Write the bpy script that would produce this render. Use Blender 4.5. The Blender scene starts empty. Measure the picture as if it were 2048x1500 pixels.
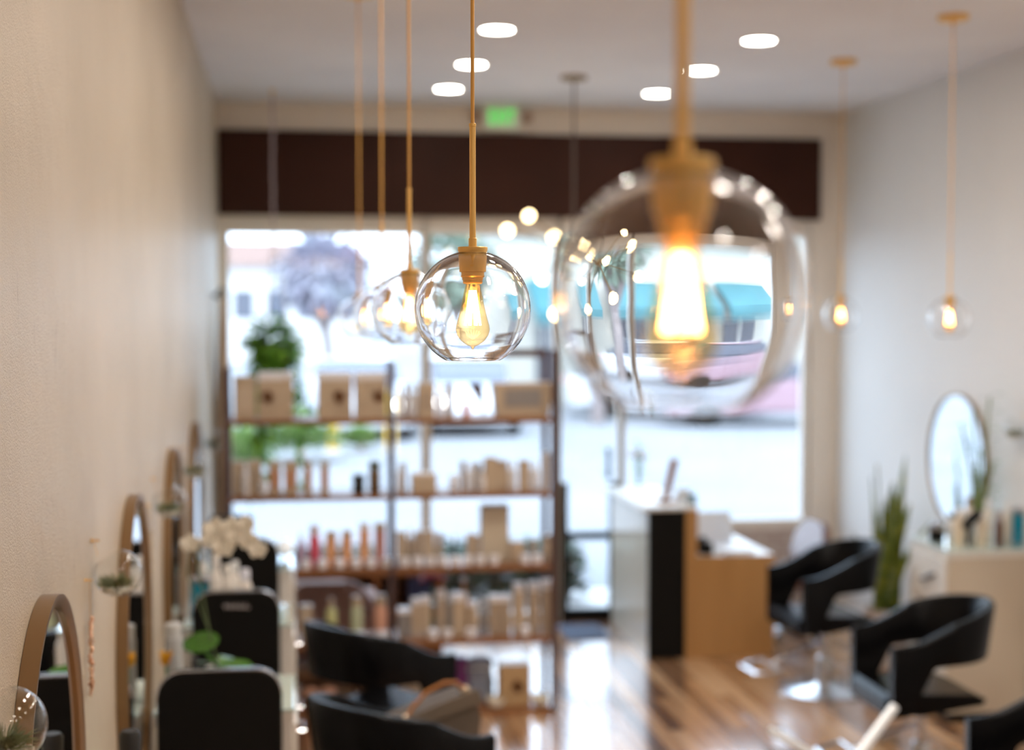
import bpy, bmesh, math, random
from mathutils import Vector, Matrix
random.seed(7)
PI = math.pi
sc = bpy.context.scene
col = sc.collection

# ------------------------------------------------------------------ camera
CAMZ, YAW, PITCH, F = 2.36, math.atan(444/3000), math.atan(130/3000), 3000.0
cd = bpy.data.cameras.new('camera'); cam = bpy.data.objects.new('camera', cd); col.objects.link(cam)
cam.location = (0, 0, CAMZ); cam.rotation_euler = (PI/2-PITCH, 0, -YAW)
cd.sensor_width = 36; cd.lens = F/2048*36; cd.clip_start = .05; cd.clip_end = 400
cd.dof.use_dof = True; cd.dof.focus_distance = 2.72; cd.dof.aperture_fstop = 1.85
sc.camera = cam
# ------------------------------------------------------------------ view
sc.view_settings.view_transform = 'Standard'; sc.view_settings.look = 'None'
sc.view_settings.gamma = 1; sc.view_settings.exposure = 0.28; sc.view_settings.use_curve_mapping = False
# ------------------------------------------------------------------ sky (bright overcast daylight)
w = bpy.data.worlds.new('world'); sc.world = w; w.use_nodes = True
wn = w.node_tree.nodes; wl = w.node_tree.links
bg = wn['Background']; bg.inputs['Strength'].default_value = 4.7
tc = wn.new('ShaderNodeTexCoord'); nz = wn.new('ShaderNodeTexNoise'); rp = wn.new('ShaderNodeValToRGB')
nz.inputs['Scale'].default_value = 3; nz.inputs['Detail'].default_value = 4
rp.color_ramp.elements[0].color = (.54, .74, 1, 1); rp.color_ramp.elements[1].color = (.74, .87, 1, 1)
rp.color_ramp.elements[0].position = .35; rp.color_ramp.elements[1].position = .6
wl.new(tc.outputs['Generated'], nz.inputs['Vector']); wl.new(nz.outputs['Fac'], rp.inputs['Fac']); wl.new(rp.outputs['Color'], bg.inputs['Color'])
# ------------------------------------------------------------------ room lamps out of frame (recessed ceiling lamps)
CEIL = 3.86
def lamp(x, y, p, size=.2, colr=(1, .90, .79)):
    d = bpy.data.lights.new('ceiling_lamp', 'AREA'); d.shape = 'DISK'; d.size = size; d.energy = p; d.color = colr
    o = bpy.data.objects.new('ceiling_lamp', d); col.objects.link(o); o.location = (x, y, CEIL-.02)
for yy, pw_ in ((6.6, 20), (5.0, 21), (3.4, 13.5), (1.8, 6.5), (.2, 5.5), (-1.4, 12)):
    for xx in (1.07, 2.56):
        lamp(xx, yy, pw_)
sun_d = bpy.data.lights.new('sun', 'SUN'); sun_d.energy = 1.3; sun_d.angle = .3; sun_d.color = (1, .97, .93)
sun = bpy.data.objects.new('sun', sun_d); col.objects.link(sun); sun.rotation_euler = (math.radians(38), math.radians(-14), 0)

# ------------------------------------------------------------------ pixel -> point on a plane of the room
_f = Vector((math.sin(YAW)*math.cos(PITCH), math.cos(YAW)*math.cos(PITCH), -math.sin(PITCH)))
_r = Vector((math.cos(YAW), -math.sin(YAW), 0)); _u = _r.cross(_f)
def ray(px, py): return _f + _r*((px-1024)/F) - _u*((py-750)/F)
def P(px, py, Y): d = ray(px, py); return Vector((0, 0, CAMZ)) + d*(Y/d.y)
def PX(px, py, X): d = ray(px, py); return Vector((0, 0, CAMZ)) + d*(X/d.x)
def PZ(px, py, Z): d = ray(px, py); return Vector((0, 0, CAMZ)) + d*((Z-CAMZ)/d.z)

# ------------------------------------------------------------------ materials
MATS = {}
def mat(name, c=(.8, .8, .8), rough=.5, metal=0, spec=.5, emit=None, es=0, noise=None, bump=None, coat=0, sheen=0, trans=0, ior=1.45):
    """noise=(scale, second colour, detail, stretch xyz)  bump=(scale, strength)"""
    if name in MATS: return MATS[name]
    m = bpy.data.materials.new(name); m.use_nodes = True; MATS[name] = m
    n, l = m.node_tree.nodes, m.node_tree.links; b = n['Principled BSDF']
    b.inputs['Base Color'].default_value = (*c, 1); b.inputs['Roughness'].default_value = rough
    b.inputs['Metallic'].default_value = metal; b.inputs['Specular IOR Level'].default_value = spec
    b.inputs['Coat Weight'].default_value = coat; b.inputs['Sheen Weight'].default_value = sheen
    b.inputs['Transmission Weight'].default_value = trans; b.inputs['IOR'].default_value = ior
    if emit: b.inputs['Emission Color'].default_value = (*emit, 1); b.inputs['Emission Strength'].default_value = es
    t = n.new('ShaderNodeTexCoord')
    if noise:
        mp = n.new('ShaderNodeMapping'); l.new(t.outputs['Object'], mp.inputs['Vector'])
        mp.inputs['Scale'].default_value = noise[3] if len(noise) > 3 else (1, 1, 1)
        z = n.new('ShaderNodeTexNoise'); z.inputs['Scale'].default_value = noise[0]; z.inputs['Detail'].default_value = noise[2]
        r = n.new('ShaderNodeValToRGB'); r.color_ramp.elements[0].position = .35; r.color_ramp.elements[1].position = .65
        r.color_ramp.elements[0].color = (*c, 1); r.color_ramp.elements[1].color = (*noise[1], 1)
        l.new(mp.outputs['Vector'], z.inputs['Vector']); l.new(z.outputs['Fac'], r.inputs['Fac']); l.new(r.outputs['Color'], b.inputs['Base Color'])
    if bump:
        z = n.new('ShaderNodeTexNoise'); z.inputs['Scale'].default_value = bump[0]; z.inputs['Detail'].default_value = 3
        u = n.new('ShaderNodeBump'); u.inputs['Strength'].default_value = bump[1]; u.inputs['Distance'].default_value = .004
        l.new(t.outputs['Object'], z.inputs['Vector']); l.new(z.outputs['Fac'], u.inputs['Height']); l.new(u.outputs['Normal'], b.inputs['Normal'])
    return m
def thin_glass(name, tint=(1, 1, 1), ior=1.45, rough=0.0, wave=None):
    if name in MATS: return MATS[name]
    m = bpy.data.materials.new(name); m.use_nodes = True; MATS[name] = m
    n, l = m.node_tree.nodes, m.node_tree.links; n.remove(n['Principled BSDF'])
    tr = n.new('ShaderNodeBsdfTransparent'); tr.inputs['Color'].default_value = (*tint, 1)
    g = n.new('ShaderNodeBsdfGlossy'); g.inputs['Roughness'].default_value = rough
    lw = n.new('ShaderNodeLayerWeight'); lw.inputs['Blend'].default_value = .5
    pw = n.new('ShaderNodeMath'); pw.operation = 'POWER'; pw.inputs[1].default_value = 4
    fr = n.new('ShaderNodeMath'); fr.operation = 'MULTIPLY_ADD'; fr.inputs[1].default_value = .75; fr.inputs[2].default_value = .04
    l.new(lw.outputs['Facing'], pw.inputs[0]); l.new(pw.outputs[0], fr.inputs[0])
    mx = n.new('ShaderNodeMixShader'); o = n['Material Output']
    l.new(fr.outputs[0], mx.inputs['Fac']); l.new(tr.outputs[0], mx.inputs[1]); l.new(g.outputs[0], mx.inputs[2]); l.new(mx.outputs[0], o.inputs['Surface'])
    return m
def real_glass(name, wave=None):
    m = bpy.data.materials.new(name); m.use_nodes = True; MATS[name] = m
    n, l = m.node_tree.nodes, m.node_tree.links; n.remove(n['Principled BSDF'])
    g = n.new('ShaderNodeBsdfGlass'); g.inputs['IOR'].default_value = 1.47; g.inputs['Roughness'].default_value = 0
    l.new(g.outputs[0], n['Material Output'].inputs['Surface'])
    if wave:
        t = n.new('ShaderNodeTexCoord'); mp = n.new('ShaderNodeMapping'); mp.inputs['Scale'].default_value = wave[2]
        z = n.new('ShaderNodeTexNoise'); z.inputs['Scale'].default_value = wave[0]; z.inputs['Detail'].default_value = 1
        u = n.new('ShaderNodeBump'); u.inputs['Strength'].default_value = wave[1]; u.inputs['Distance'].default_value = .004
        l.new(t.outputs['Object'], mp.inputs['Vector']); l.new(mp.outputs['Vector'], z.inputs['Vector']); l.new(z.outputs['Fac'], u.inputs['Height']); l.new(u.outputs['Normal'], g.inputs['Normal'])
    return m
M_brass = mat('brushed_brass', (.90, .56, .18), .32, .55, bump=(400, .05))
M_cord = mat('gold_cord', (.70, .38, .10), .5, .3)
M_globe = real_glass('blown_glass', (11, 1.0, (.5, .5, 2.4)))
M_terr = real_glass('terrarium_glass')
M_pane = thin_glass('window_glass', (.97, .985, 1))
M_amber = thin_glass('amber_bulb_glass', (1, .80, .52), 1.5)
M_clear = thin_glass('clear_thin_glass', (.985, .99, .99), 1.5)
M_fil = mat('glowing_filament', (1, .7, .4), emit=(1, .60, .24), es=60)
M_chrome = mat('chrome', (.62, .63, .66), .22, 1)
M_leather = mat('black_leather', (.0025, .0025, .003), .27, 0, .14, bump=(180, .04))
M_black = mat('matt_black', (.006, .0055, .005), .5, 0, .16)
M_blackrim = mat('black_gloss_rim', (.012, .012, .013), .2, 0, .5, coat=.2)
M_white = mat('white_lacquer', (.78, .75, .70), .35, noise=(3, (.74, .71, .66), 2))
M_cream = mat('cream_lacquer', (.60, .52, .41), .45, noise=(2, (.57, .49, .385), 2))
M_bronze = mat('bronze_frame', (.30, .19, .10), .32, .75, bump=(90, .04))
M_mirror = mat('mirror_glass', (.92, .95, .96), .01, 1)
M_vine_backlit = mat('backlit_vine_leaf', (.08, .24, .02), .5, noise=(12, (.22, .46, .05), 2))  # brighter leaf green: backlight from the window painted into the colour
M_leaf = mat('leaf_green', (.045, .17, .018), .4, noise=(12, (.13, .33, .03), 2))
M_leafb = mat('bright_leaf', (.14, .25, .06), .6, noise=(3, (.26, .34, .12), 2))
M_petal = mat('white_petal', (.80, .74, .62), .6, noise=(20, (.84, .80, .70), 2))
M_soil = mat('pot_clay', (.40, .24, .15), .7, noise=(9, (.34, .20, .12), 2))
M_greenmoss = mat('air_plant_green', (.10, .13, .05), .7, noise=(60, (.24, .27, .12), 2))
M_pebble = mat('white_pebbles', (.75, .72, .64), .6, noise=(120, (.58, .54, .46), 2))
M_wood = mat('desk_maple', (.50, .27, .10), .42, noise=(6, (.44, .23, .08), 4, (1, 1, .12)))
M_shelf = mat('walnut_shelf', (.20, .085, .035), .4, noise=(5, (.28, .12, .045), 4, (.3, 3, 3)))
M_post = mat('brown_post', (.085, .045, .04), .4, .2, noise=(8, (.11, .06, .05), 2))
M_band = mat('brown_fascia', (.034, .0095, .0045), .5, 0, .2, noise=(2, (.045, .013, .0065), 3))
M_frame = mat('window_frame_paint', (.80, .74, .67), .5, noise=(3, (.77, .71, .64), 2))
M_ceil = mat('ceiling_paint', (.86, .84, .84), .8, noise=(1.1, (.80, .78, .785), 5), bump=(40, .2))
M_wallr = mat('wall_paint', (.78, .77, .755), .6, noise=(1.5, (.76, .75, .735), 3), bump=(120, .15))
M_wallb = mat('wall_back_paint', (.86, .78, .69), .6, noise=(2, (.84, .76, .67), 3))

def wall_left_mat():
    m = bpy.data.materials.new('textured_plaster'); m.use_nodes = True
    n, l = m.node_tree.nodes, m.node_tree.links; b = n['Principled BSDF']
    t = n.new('ShaderNodeTexCoord')
    z = n.new('ShaderNodeTexNoise'); z.inputs['Scale'].default_value = 1.3; z.inputs['Detail'].default_value = 5
    r = n.new('ShaderNodeValToRGB'); r.color_ramp.elements[0].position = .3; r.color_ramp.elements[1].position = .7
    r.color_ramp.elements[0].color = (.52, .435, .32, 1); r.color_ramp.elements[1].color = (.62, .53, .41, 1)
    # small scuffs
    mp = n.new('ShaderNodeMapping'); mp.inputs['Scale'].default_value = (1, 5, 1.6)
    z2 = n.new('ShaderNodeTexNoise'); z2.inputs['Scale'].default_value = 4.5; z2.inputs['Detail'].default_value = 6
    r2 = n.new('ShaderNodeValToRGB'); r2.color_ramp.elements[0].position = .70; r2.color_ramp.elements[1].position = .76
    r2.color_ramp.elements[0].color = (0, 0, 0, 1); r2.color_ramp.elements[1].color = (.6, .6, .6, 1)
    mx = n.new('ShaderNodeMixRGB'); mx.inputs[2].default_value = (.32, .23, .15, 1)
    l.new(t.outputs['Object'], z.inputs['Vector']); l.new(z.outputs['Fac'], r.inputs['Fac'])
    l.new(t.outputs['Object'], mp.inputs['Vector']); l.new(mp.outputs['Vector'], z2.inputs['Vector']); l.new(z2.outputs['Fac'], r2.inputs['Fac'])
    l.new(r2.outputs['Color'], mx.inputs[0]); l.new(r.outputs['Color'], mx.inputs[1]); l.new(mx.outputs[0], b.inputs['Base Color'])
    b.inputs['Roughness'].default_value = .36; b.inputs['Specular IOR Level'].default_value = .5
    z3 = n.new('ShaderNodeTexNoise'); z3.inputs['Scale'].default_value = 260; z3.inputs['Detail'].default_value = 3
    z4 = n.new('ShaderNodeTexNoise'); z4.inputs['Scale'].default_value = 7; z4.inputs['Detail'].default_value = 3
    u = n.new('ShaderNodeBump'); u.inputs['Strength'].default_value = 1.0; u.inputs['Distance'].default_value = .003
    u2 = n.new('ShaderNodeBump'); u2.inputs['Strength'].default_value = .5; u2.inputs['Distance'].default_value = .012
    l.new(t.outputs['Object'], z3.inputs['Vector']); l.new(t.outputs['Object'], z4.inputs['Vector'])
    l.new(z4.outputs['Fac'], u2.inputs['Height']); l.new(u2.outputs['Normal'], u.inputs['Normal'])
    l.new(z3.outputs['Fac'], u.inputs['Height']); l.new(u.outputs['Normal'], b.inputs['Normal'])
    return m
def floor_mat():
    m = bpy.data.materials.new('plank_floor'); m.use_nodes = True
    n, l = m.node_tree.nodes, m.node_tree.links; b = n['Principled BSDF']
    t = n.new('ShaderNodeTexCoord'); mp = n.new('ShaderNodeMapping'); mp.inputs['Rotation'].default_value = (0, 0, PI/2)
    br = n.new('ShaderNodeTexBrick'); br.inputs['Scale'].default_value = 1; br.inputs['Brick Width'].default_value = 1.1
    br.inputs['Row Height'].default_value = .095; br.inputs['Mortar Size'].default_value = .0012; br.inputs['Bias'].default_value = 0
    br.inputs['Color1'].default_value = (.0, .0, .0, 1); br.inputs['Color2'].default_value = (1, 1, 1, 1); br.inputs['Mortar'].default_value = (.1, .1, .1, 1)
    br.offset = .37
    mp2 = n.new('ShaderNodeMapping'); mp2.inputs['Scale'].default_value = (14, .8, 1)
    z = n.new('ShaderNodeTexNoise'); z.inputs['Scale'].default_value = 1.6; z.inputs['Detail'].default_value = 5
    md = n.new('ShaderNodeMixRGB'); md.inputs[0].default_value = .45
    r = n.new('ShaderNodeValToRGB'); e = r.color_ramp.elements
    e[0].position = .2; e[0].color = (.14, .060, .028, 1); e[1].position = .85; e[1].color = (.74, .48, .28, 1)
    k = e.new(.5); k.color = (.44, .235, .115, 1)
    l.new(t.outputs['Object'], mp.inputs['Vector']); l.new(mp.outputs['Vector'], br.inputs['Vector'])
    l.new(t.outputs['Object'], mp2.inputs['Vector']); l.new(mp2.outputs['Vector'], z.inputs['Vector'])
    l.new(br.outputs['Color'], md.inputs[1]); l.new(z.outputs['Fac'], md.inputs[2]); l.new(md.outputs[0], r.inputs['Fac'])
    l.new(r.outputs['Color'], b.inputs['Base Color']); b.inputs['Roughness'].default_value = .22
    b.inputs['Coat Weight'].default_value = .9; b.inputs['Coat Roughness'].default_value = .12
    return m
def brick_mat(name, c1, c2, mort, sc_=1.0):
    m = bpy.data.materials.new(name); m.use_nodes = True
    n, l = m.node_tree.nodes, m.node_tree.links; b = n['Principled BSDF']
    t = n.new('ShaderNodeTexCoord'); mp = n.new('ShaderNodeMapping'); mp.inputs['Rotation'].default_value = (PI/2, 0, 0)
    br = n.new('ShaderNodeTexBrick'); br.inputs['Scale'].default_value = sc_; br.inputs['Brick Width'].default_value = .2; br.inputs['Row Height'].default_value = .07
    br.inputs['Mortar Size'].default_value = .008
    br.inputs['Color1'].default_value = (*c1, 1); br.inputs['Color2'].default_value = (*c2, 1); br.inputs['Mortar'].default_value = (*mort, 1)
    l.new(t.outputs['Object'], mp.inputs['Vector']); l.new(mp.outputs['Vector'], br.inputs['Vector']); l.new(br.outputs['Color'], b.inputs['Base Color'])
    return m

# ------------------------------------------------------------------ mesh helpers
def link(name, bm, m, parent=None, sharp=35, smooth=True):
    bmesh.ops.recalc_face_normals(bm, faces=bm.faces[:])
    if smooth:
        for e in bm.edges:
            if len(e.link_faces) == 2 and e.calc_face_angle(0) > math.radians(sharp): e.smooth = False
        for f in bm.faces: f.smooth = True
    me = bpy.data.meshes.new(name); bm.to_mesh(me); bm.free(); me.materials.append(m)
    o = bpy.data.objects.new(name, me); col.objects.link(o)
    if parent: o.parent = parent
    return o
def tag(o, label=None, cat=None, group=None, kind=None):
    if label: o['label'] = label
    if cat: o['category'] = cat
    if group: o['group'] = group
    if kind: o['kind'] = kind
    return o
def thing(name, label, cat, loc=(0, 0, 0), rz=0, group=None):
    o = bpy.data.objects.new(name, None); o.empty_display_size = .1; col.objects.link(o); o.location = loc; o.rotation_euler = (0, 0, rz)
    return tag(o, label, cat, group)
def dup(root, loc, rz=0, label=None, group=None):
    def cp(o, par):
        c = o.copy(); col.objects.link(c)
        if par: c.parent = par
        for ch in kids.get(o, []): cp(ch, c)
        return c
    kids = {}
    for o in bpy.data.objects:
        if o.parent: kids.setdefault(o.parent, []).append(o)
    r = cp(root, None); r.location = loc; r.rotation_euler = (0, 0, rz)
    if label: r['label'] = label
    if group: r['group'] = group
    return r
def N(): return bmesh.new()
def box(bm, x0, x1, y0, y1, z0, z1, bev=0, seg=2):
    g = bmesh.ops.create_cube(bm, size=1)
    for v in g['verts']:
        v.co = Vector((x0+(v.co.x+.5)*(x1-x0), y0+(v.co.y+.5)*(y1-y0), z0+(v.co.z+.5)*(z1-z0)))
    if bev:
        es = {e for v in g['verts'] for e in v.link_edges}
        bmesh.ops.bevel(bm, geom=list(es), offset=bev, segments=seg, affect='EDGES', profile=.5)
    return bm
def lathe(bm, prof, seg=32, c=(0, 0, 0), mtx=None, close=False):
    rings = []
    for r, z in prof:
        if r < 1e-6: rings.append([bm.verts.new((c[0], c[1], c[2]+z))])
        else: rings.append([bm.verts.new((c[0]+r*math.cos(2*PI*i/seg), c[1]+r*math.sin(2*PI*i/seg), c[2]+z)) for i in range(seg)])
    new = [v for ri in rings for v in ri]
    pr = list(zip(rings, rings[1:]))
    if close: pr.append((rings[-1], rings[0]))
    for a, b in pr:
        for i in range(seg):
            j = (i+1) % seg
            if len(a) == 1 and len(b) == 1: continue
            if len(a) == 1: bm.faces.new((a[0], b[i], b[j]))
            elif len(b) == 1: bm.faces.new((a[i], a[j], b[0]))
            else: bm.faces.new((a[i], a[j], b[j], b[i]))
    if not close:
        for ri in (rings[0], rings[-1]):
            if len(ri) > 1: bm.faces.new(ri)
    if mtx: bmesh.ops.transform(bm, matrix=mtx, verts=new)
    return bm
def tube(bm, pts, r, seg=8, flat=1.0):
    pts = [Vector(p) for p in pts]; n = len(pts); rings = []
    rr = r if isinstance(r, (list, tuple)) else [r]*n
    prev = None
    for i, p in enumerate(pts):
        d = (pts[min(i+1, n-1)]-pts[max(i-1, 0)]).normalized()
        if prev is None: a = d.orthogonal().normalized()
        else: a = (prev - d*prev.dot(d)).normalized()
        prev = a; b = d.cross(a)
        rings.append([bm.verts.new(p + a*rr[i]*math.cos(2*PI*k/seg) + b*rr[i]*flat*math.sin(2*PI*k/seg)) for k in range(seg)])
    for a, b in zip(rings, rings[1:]):
        for k in range(seg): j = (k+1) % seg; bm.faces.new((a[k], a[j], b[j], b[k]))
    bm.faces.new(rings[0]); bm.faces.new(rings[-1])
    return bm
def prism(bm, outline, d0, d1, axes='xz', bev=0):
    """outline of 2D points extruded along the third axis from d0 to d1"""
    def mk(p, d):
        return {'xz': (p[0], d, p[1]), 'yz': (d, p[0], p[1]), 'xy': (p[0], p[1], d)}[axes]
    a = [bm.verts.new(mk(p, d0)) for p in outline]; b = [bm.verts.new(mk(p, d1)) for p in outline]
    n = len(a); fa = bm.faces.new(a); fb = bm.faces.new(b[::-1])
    for i in range(n): bm.faces.new((a[i], a[(i+1) % n], b[(i+1) % n], b[i]))
    if bev:
        bmesh.ops.bevel(bm, geom=list(fa.edges)+list(fb.edges), offset=bev, segments=3, affect='EDGES')
    return bm
def ball(bm, c, r, s=(1, 1, 1), sub=2):
    g = bmesh.ops.create_icosphere(bm, subdivisions=sub, radius=r)
    for v in g['verts']: v.co = Vector((c[0]+v.co.x*s[0], c[1]+v.co.y*s[1], c[2]+v.co.z*s[2]))
    return bm
def leaf(bm, base, direc, length, width, bend=.3):
    d = Vector(direc).normalized(); side = d.cross(Vector((random.uniform(-.3, .3), random.uniform(-.3, .3), 1)))
    if side.length < .05: side = Vector((1, 0, 0))
    side.normalize(); up = side.cross(d)
    b = Vector(base); prevrow = None
    for t, wv in ((0, .08), (.3, .9), (.65, .8), (1, .03)):
        c = b + d*length*t - up*0 - Vector((0, 0, 1))*bend*length*t*t
        row = [bm.verts.new(c-side*width*wv/2+up*.12*width*wv), bm.verts.new(c), bm.verts.new(c+side*width*wv/2+up*.12*width*wv)]
        if prevrow:
            bm.faces.new((prevrow[0], prevrow[1], row[1], row[0])); bm.faces.new((prevrow[1], prevrow[2], row[2], row[1]))
        prevrow = row
def struct(name, bm, m, parent=None, smooth=False):
    o = link(name, bm, m, parent, smooth=smooth)
    if not parent: o['kind'] = 'structure'
    return o

# ------------------------------------------------------------------ room shell
XL, XR, YB, YR = -.51, 4.19, 11.1, -4.0
struct('wall_left', box(N(), XL-.15, XL, YR, YB, 0, CEIL), wall_left_mat())
struct('wall_right', box(N(), XR, XR+.15, YR, YB, 0, CEIL), M_wallr)
struct('wall_rear', box(N(), XL-.15, XR+.15, YR-.15, YR, 0, CEIL), M_wallr)
struct('floor', box(N(), XL-.15, XR+.15, YR-.15, YB+.12, -.1, 0), floor_mat())
struct('ceiling', box(N(), XL-.15, XR+.15, YR-.15, YB+.2, CEIL, CEIL+.12), M_ceil)
ZH = 3.05                                        # underside of the upper wall
bm = N(); box(bm, XL-.15, XR+.15, YB, YB+.18, ZH, CEIL)
xr_ = P(1612, 700, YB).x
box(bm, XL-.15, P(458, 700, YB).x-.04, YB+.001, YB+.17, 0, ZH)
box(bm, xr_+.04, XR+.15, YB, YB+.18, 0, ZH)       # pier at the right corner
struct('wall_back', bm, M_wallb)
xa, xb = XL+.005, P(1642, 350, YB-.06).x
zt, zb = P(1024, 268, YB-.06).z, P(1024, 434, YB-.06).z
struct('trim_fascia', box(N(), xa, xb, YB-.06, YB-.001, zb, zt, .004), M_band)
struct('baseboard_left', box(N(), XL, XL+.015, YR, YB, 0, .1), M_white)
struct('baseboard_right', box(N(), XR-.015, XR, YR, YB, 0, .1), M_white)
def window(name, pxa, pxb, z0, z1, fw=.045, m=M_frame):
    a, b = P(pxa, 700, YB).x, P(pxb, 700, YB).x
    bm = N()
    box(bm, a-fw, a, YB+.02, YB+.10, z0, z1); box(bm, b, b+fw, YB+.02, YB+.10, z0, z1)
    box(bm, a, b, YB+.02, YB+.10, z1-.13, z1); box(bm, a, b, YB+.02, YB+.10, z0, z0+.07)
    fr = struct(name, bm, m)
    g = link('glass_pane', box(N(), a, b, YB+.055, YB+.063, z0+.07, z1-.13), M_pane, fr, smooth=False)
    return fr
window('window_1', 458, 842, 0, ZH)
window('window_2', 862, 1110, 0, ZH)
d1 = window('door_1', 1124, 1238, 0, ZH, .03)
a, b = P(1124, 700, YB).x, P(1238, 700, YB).x
bm = N(); zr = P(1180, 1072, YB).z
box(bm, b-.06, b, YB+.01, YB+.07, .0, P(1236, 965, YB).z); box(bm, a, a+.05, YB+.01, YB+.07, 0, P(1236, 965, YB).z)
box(bm, a, b, YB+.012, YB+.066, zr-.03, zr+.025); box(bm, a, b, YB+.012, YB+.066, 0, .09)
tag(link('kick_frame', bm, M_black, d1, smooth=False), 'black lower frame of the glass door')
bm = N(); box(bm, b-.10, b-.07, YB-.05, YB-.02, 1.08, 1.32, .008); box(bm, b-.095, b-.075, YB-.03, YB+.05, 1.10, 1.12); box(bm, b-.095, b-.075, YB-.03, YB+.05, 1.28, 1.30)
tag(link('door_handle', bm, M_black, d1), 'black pull handle')
zs = P(1500, 1058, YB).z
window('window_3', 1252, 1608, zs, ZH)
xw = P(1252, 700, YB).x
bm = N(); box(bm, xw-.04, xr_+.05, YB+.0, YB+.16, 0, zs-.001)
struct('wall_bulkhead', bm, brick_mat('pale_brick', (.50, .38, .33), (.42, .31, .27), (.60, .55, .50)))

# ------------------------------------------------------------------ outdoors
M_asph = mat('pale_asphalt', (.215, .22, .23), .9, noise=(.3, (.25, .25, .26), 4))
M_walk = mat('pavement', (.62, .61, .60), .8, noise=(2, (.58, .57, .56), 3))
g = link('parking_lot', box(N(), -60, 90, YB+1.4, 140, -.12, -.04), M_asph, smooth=False); g['kind'] = 'structure'
g = link('sidewalk', box(N(), -10, 16, YB+.18, YB+1.39, -.12, -.02), M_walk, smooth=False); g['kind'] = 'structure'
def hedge(x0, x1, y, h, label):
    bm = N()
    for _ in range(2600):
        x = random.uniform(x0, x1); z = random.uniform(.04, h); yy = y+random.uniform(-.28, .28)
        leaf(bm, (x, yy, z), (random.uniform(-1, 1), random.uniform(-1, .6), random.uniform(-.2, .6)), .10, .055)
    r = thing('hedge', label, 'hedge', (0, 0, 0), 0, 'hedges outside the storefront'); link('foliage', bm, M_leafd, r)
    bm = N()
    for k in range(7): x = x0+(k+.5)*(x1-x0)/7; tube(bm, [(x, y, -.04), (x+.05, y, h*.8)], .02)
    link('stems', bm, M_soil, r)
M_leafd = mat('hedge_leaf', (.016, .030, .018), .6, noise=(6, (.035, .07, .03), 2))
hedge(.9, 2.35, YB+1.02, .44, 'dark green hedge outside behind the glass door and right half of shelf')
hedge(-.45, .70, YB+1.02, .42, 'dark green hedge outside low behind the left half of shelf')
# far building with teal awnings
M_fac = mat('cream_stucco', (.62, .58, .50), .9, noise=(.4, (.56, .53, .47), 3))
M_teal = mat('teal_canvas', (.045, .17, .19), .7, noise=(1, (.055, .20, .22), 2))
M_dkwin = mat('dark_shop_glass', (.10, .11, .14), .15)
M_tile = mat('hazy_clay_roof', (.40, .27, .23), .8, noise=(3, (.36, .24, .20), 2))  # tile red dulled to put distance haze into the colour
YF = 38
bl = thing('shop_building', 'cream shop building across the lot with teal awnings, right of the shelf', 'building', (P(1350, 620, YF).x, YF, -.04))
bx = bl.location.x
def lx(px, Y): return P(px, 620, Y).x-bx
link('wall', box(N(), lx(985, YF), lx(1700, YF), 0, 6, 0, 4.35), M_fac, bl, smooth=False)
link('roof', box(N(), lx(975, YF), lx(1710, YF), -.3, 6.3, 4.35, 4.6), M_frame, bl, smooth=False)
for i, (p0, p1) in enumerate(((1050, 1130), (1165, 1300), (1325, 1420), (1440, 1570))):
    x0, x1 = lx(p0, YF), lx(p1, YF); bm = N()
    prism(bm, [(-2.0, 2.05), (-2.0, 2.35), (-.02, 3.2), (-.02, 3.05)], x0, x1, 'yz')
    tag(link('awning', bm, M_teal, bl, smooth=False), 'teal canvas awning')
    wnd = link('window', box(N(), x0+.3, x1-.3, -.06, -.01, .5, 2.0), M_dkwin, bl, smooth=False)
    bm = N(); box(bm, (x0+x1)/2-.04, (x0+x1)/2+.04, -.1, -.06, .5, 2.0); link('mullion', bm, M_frame, wnd, smooth=False)
bl2 = thing('house', 'pale distant building with clay tile roof seen through the left window', 'building', (P(560, 620, 70).x, 70, -.04))
link('wall', box(N(), -4.4, 4, 0, 8, 0, 4.4), mat('white_stucco', (.7, .68, .66), .9), bl2, smooth=False)
link('roof', prism(N(), [(-4.8, 4.4), (4.4, 4.4), (3.2, 5.5), (-3.6, 5.5)], -.5, 8.5, 'xz'), M_tile, bl2, smooth=False)
for k in range(5): link('window', box(N(), -3.6+k*1.5, -2.7+k*1.5, -.06, -.01, 2.0, 3.3), M_dkwin, bl2, smooth=False)
# trees
def tree(px, Y, h, r, m, label, n=900, trunk=.16, ls=.34):
    b = P(px, 620, Y); t = thing('tree', label, 'tree', (b.x, Y, -.04), 0, 'trees beyond the parking lot')
    bm = N(); tube(bm, [(0, 0, 0), (.1, 0, h*.35), (-.05, .05, h*.62), (.1, 0, h*.9)], [trunk, trunk*.8, trunk*.6, trunk*.2], 10)
    for k in range(6):
        a = k*1.05; tube(bm, [(0, 0, h*.45), (math.cos(a)*r*.5, math.sin(a)*r*.5, h*.7), (math.cos(a)*r*.8, math.sin(a)*r*.8, h*.85)], [trunk*.5, trunk*.35, trunk*.1], 6)
    link('trunk', bm, mat('bark', (.30, .25, .24), .9, noise=(6, (.22, .18, .17), 3)), t)
    bm = N()
    for _ in range(n):
        v = Vector((random.gauss(0, 1), random.gauss(0, 1), random.gauss(0, 1))).normalized()*r*random.uniform(.45, 1)
        leaf(bm, (v.x, v.y, h*.78+v.z*.75), (v.x, v.y, v.z), ls, ls*.5)
    link('foliage', bm, m, t)
M_lav = mat('lavender_foliage', (.42, .36, .46), .9, noise=(1.2, (.34, .36, .40), 3))
M_far = mat('hazy_green_foliage', (.20, .27, .20), .9, noise=(1.2, (.26, .33, .26), 3))
tree(648, 34, 4.2, 1.05, M_lav, 'lavender grey tree outside behind the four small pendants', 800)
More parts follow.
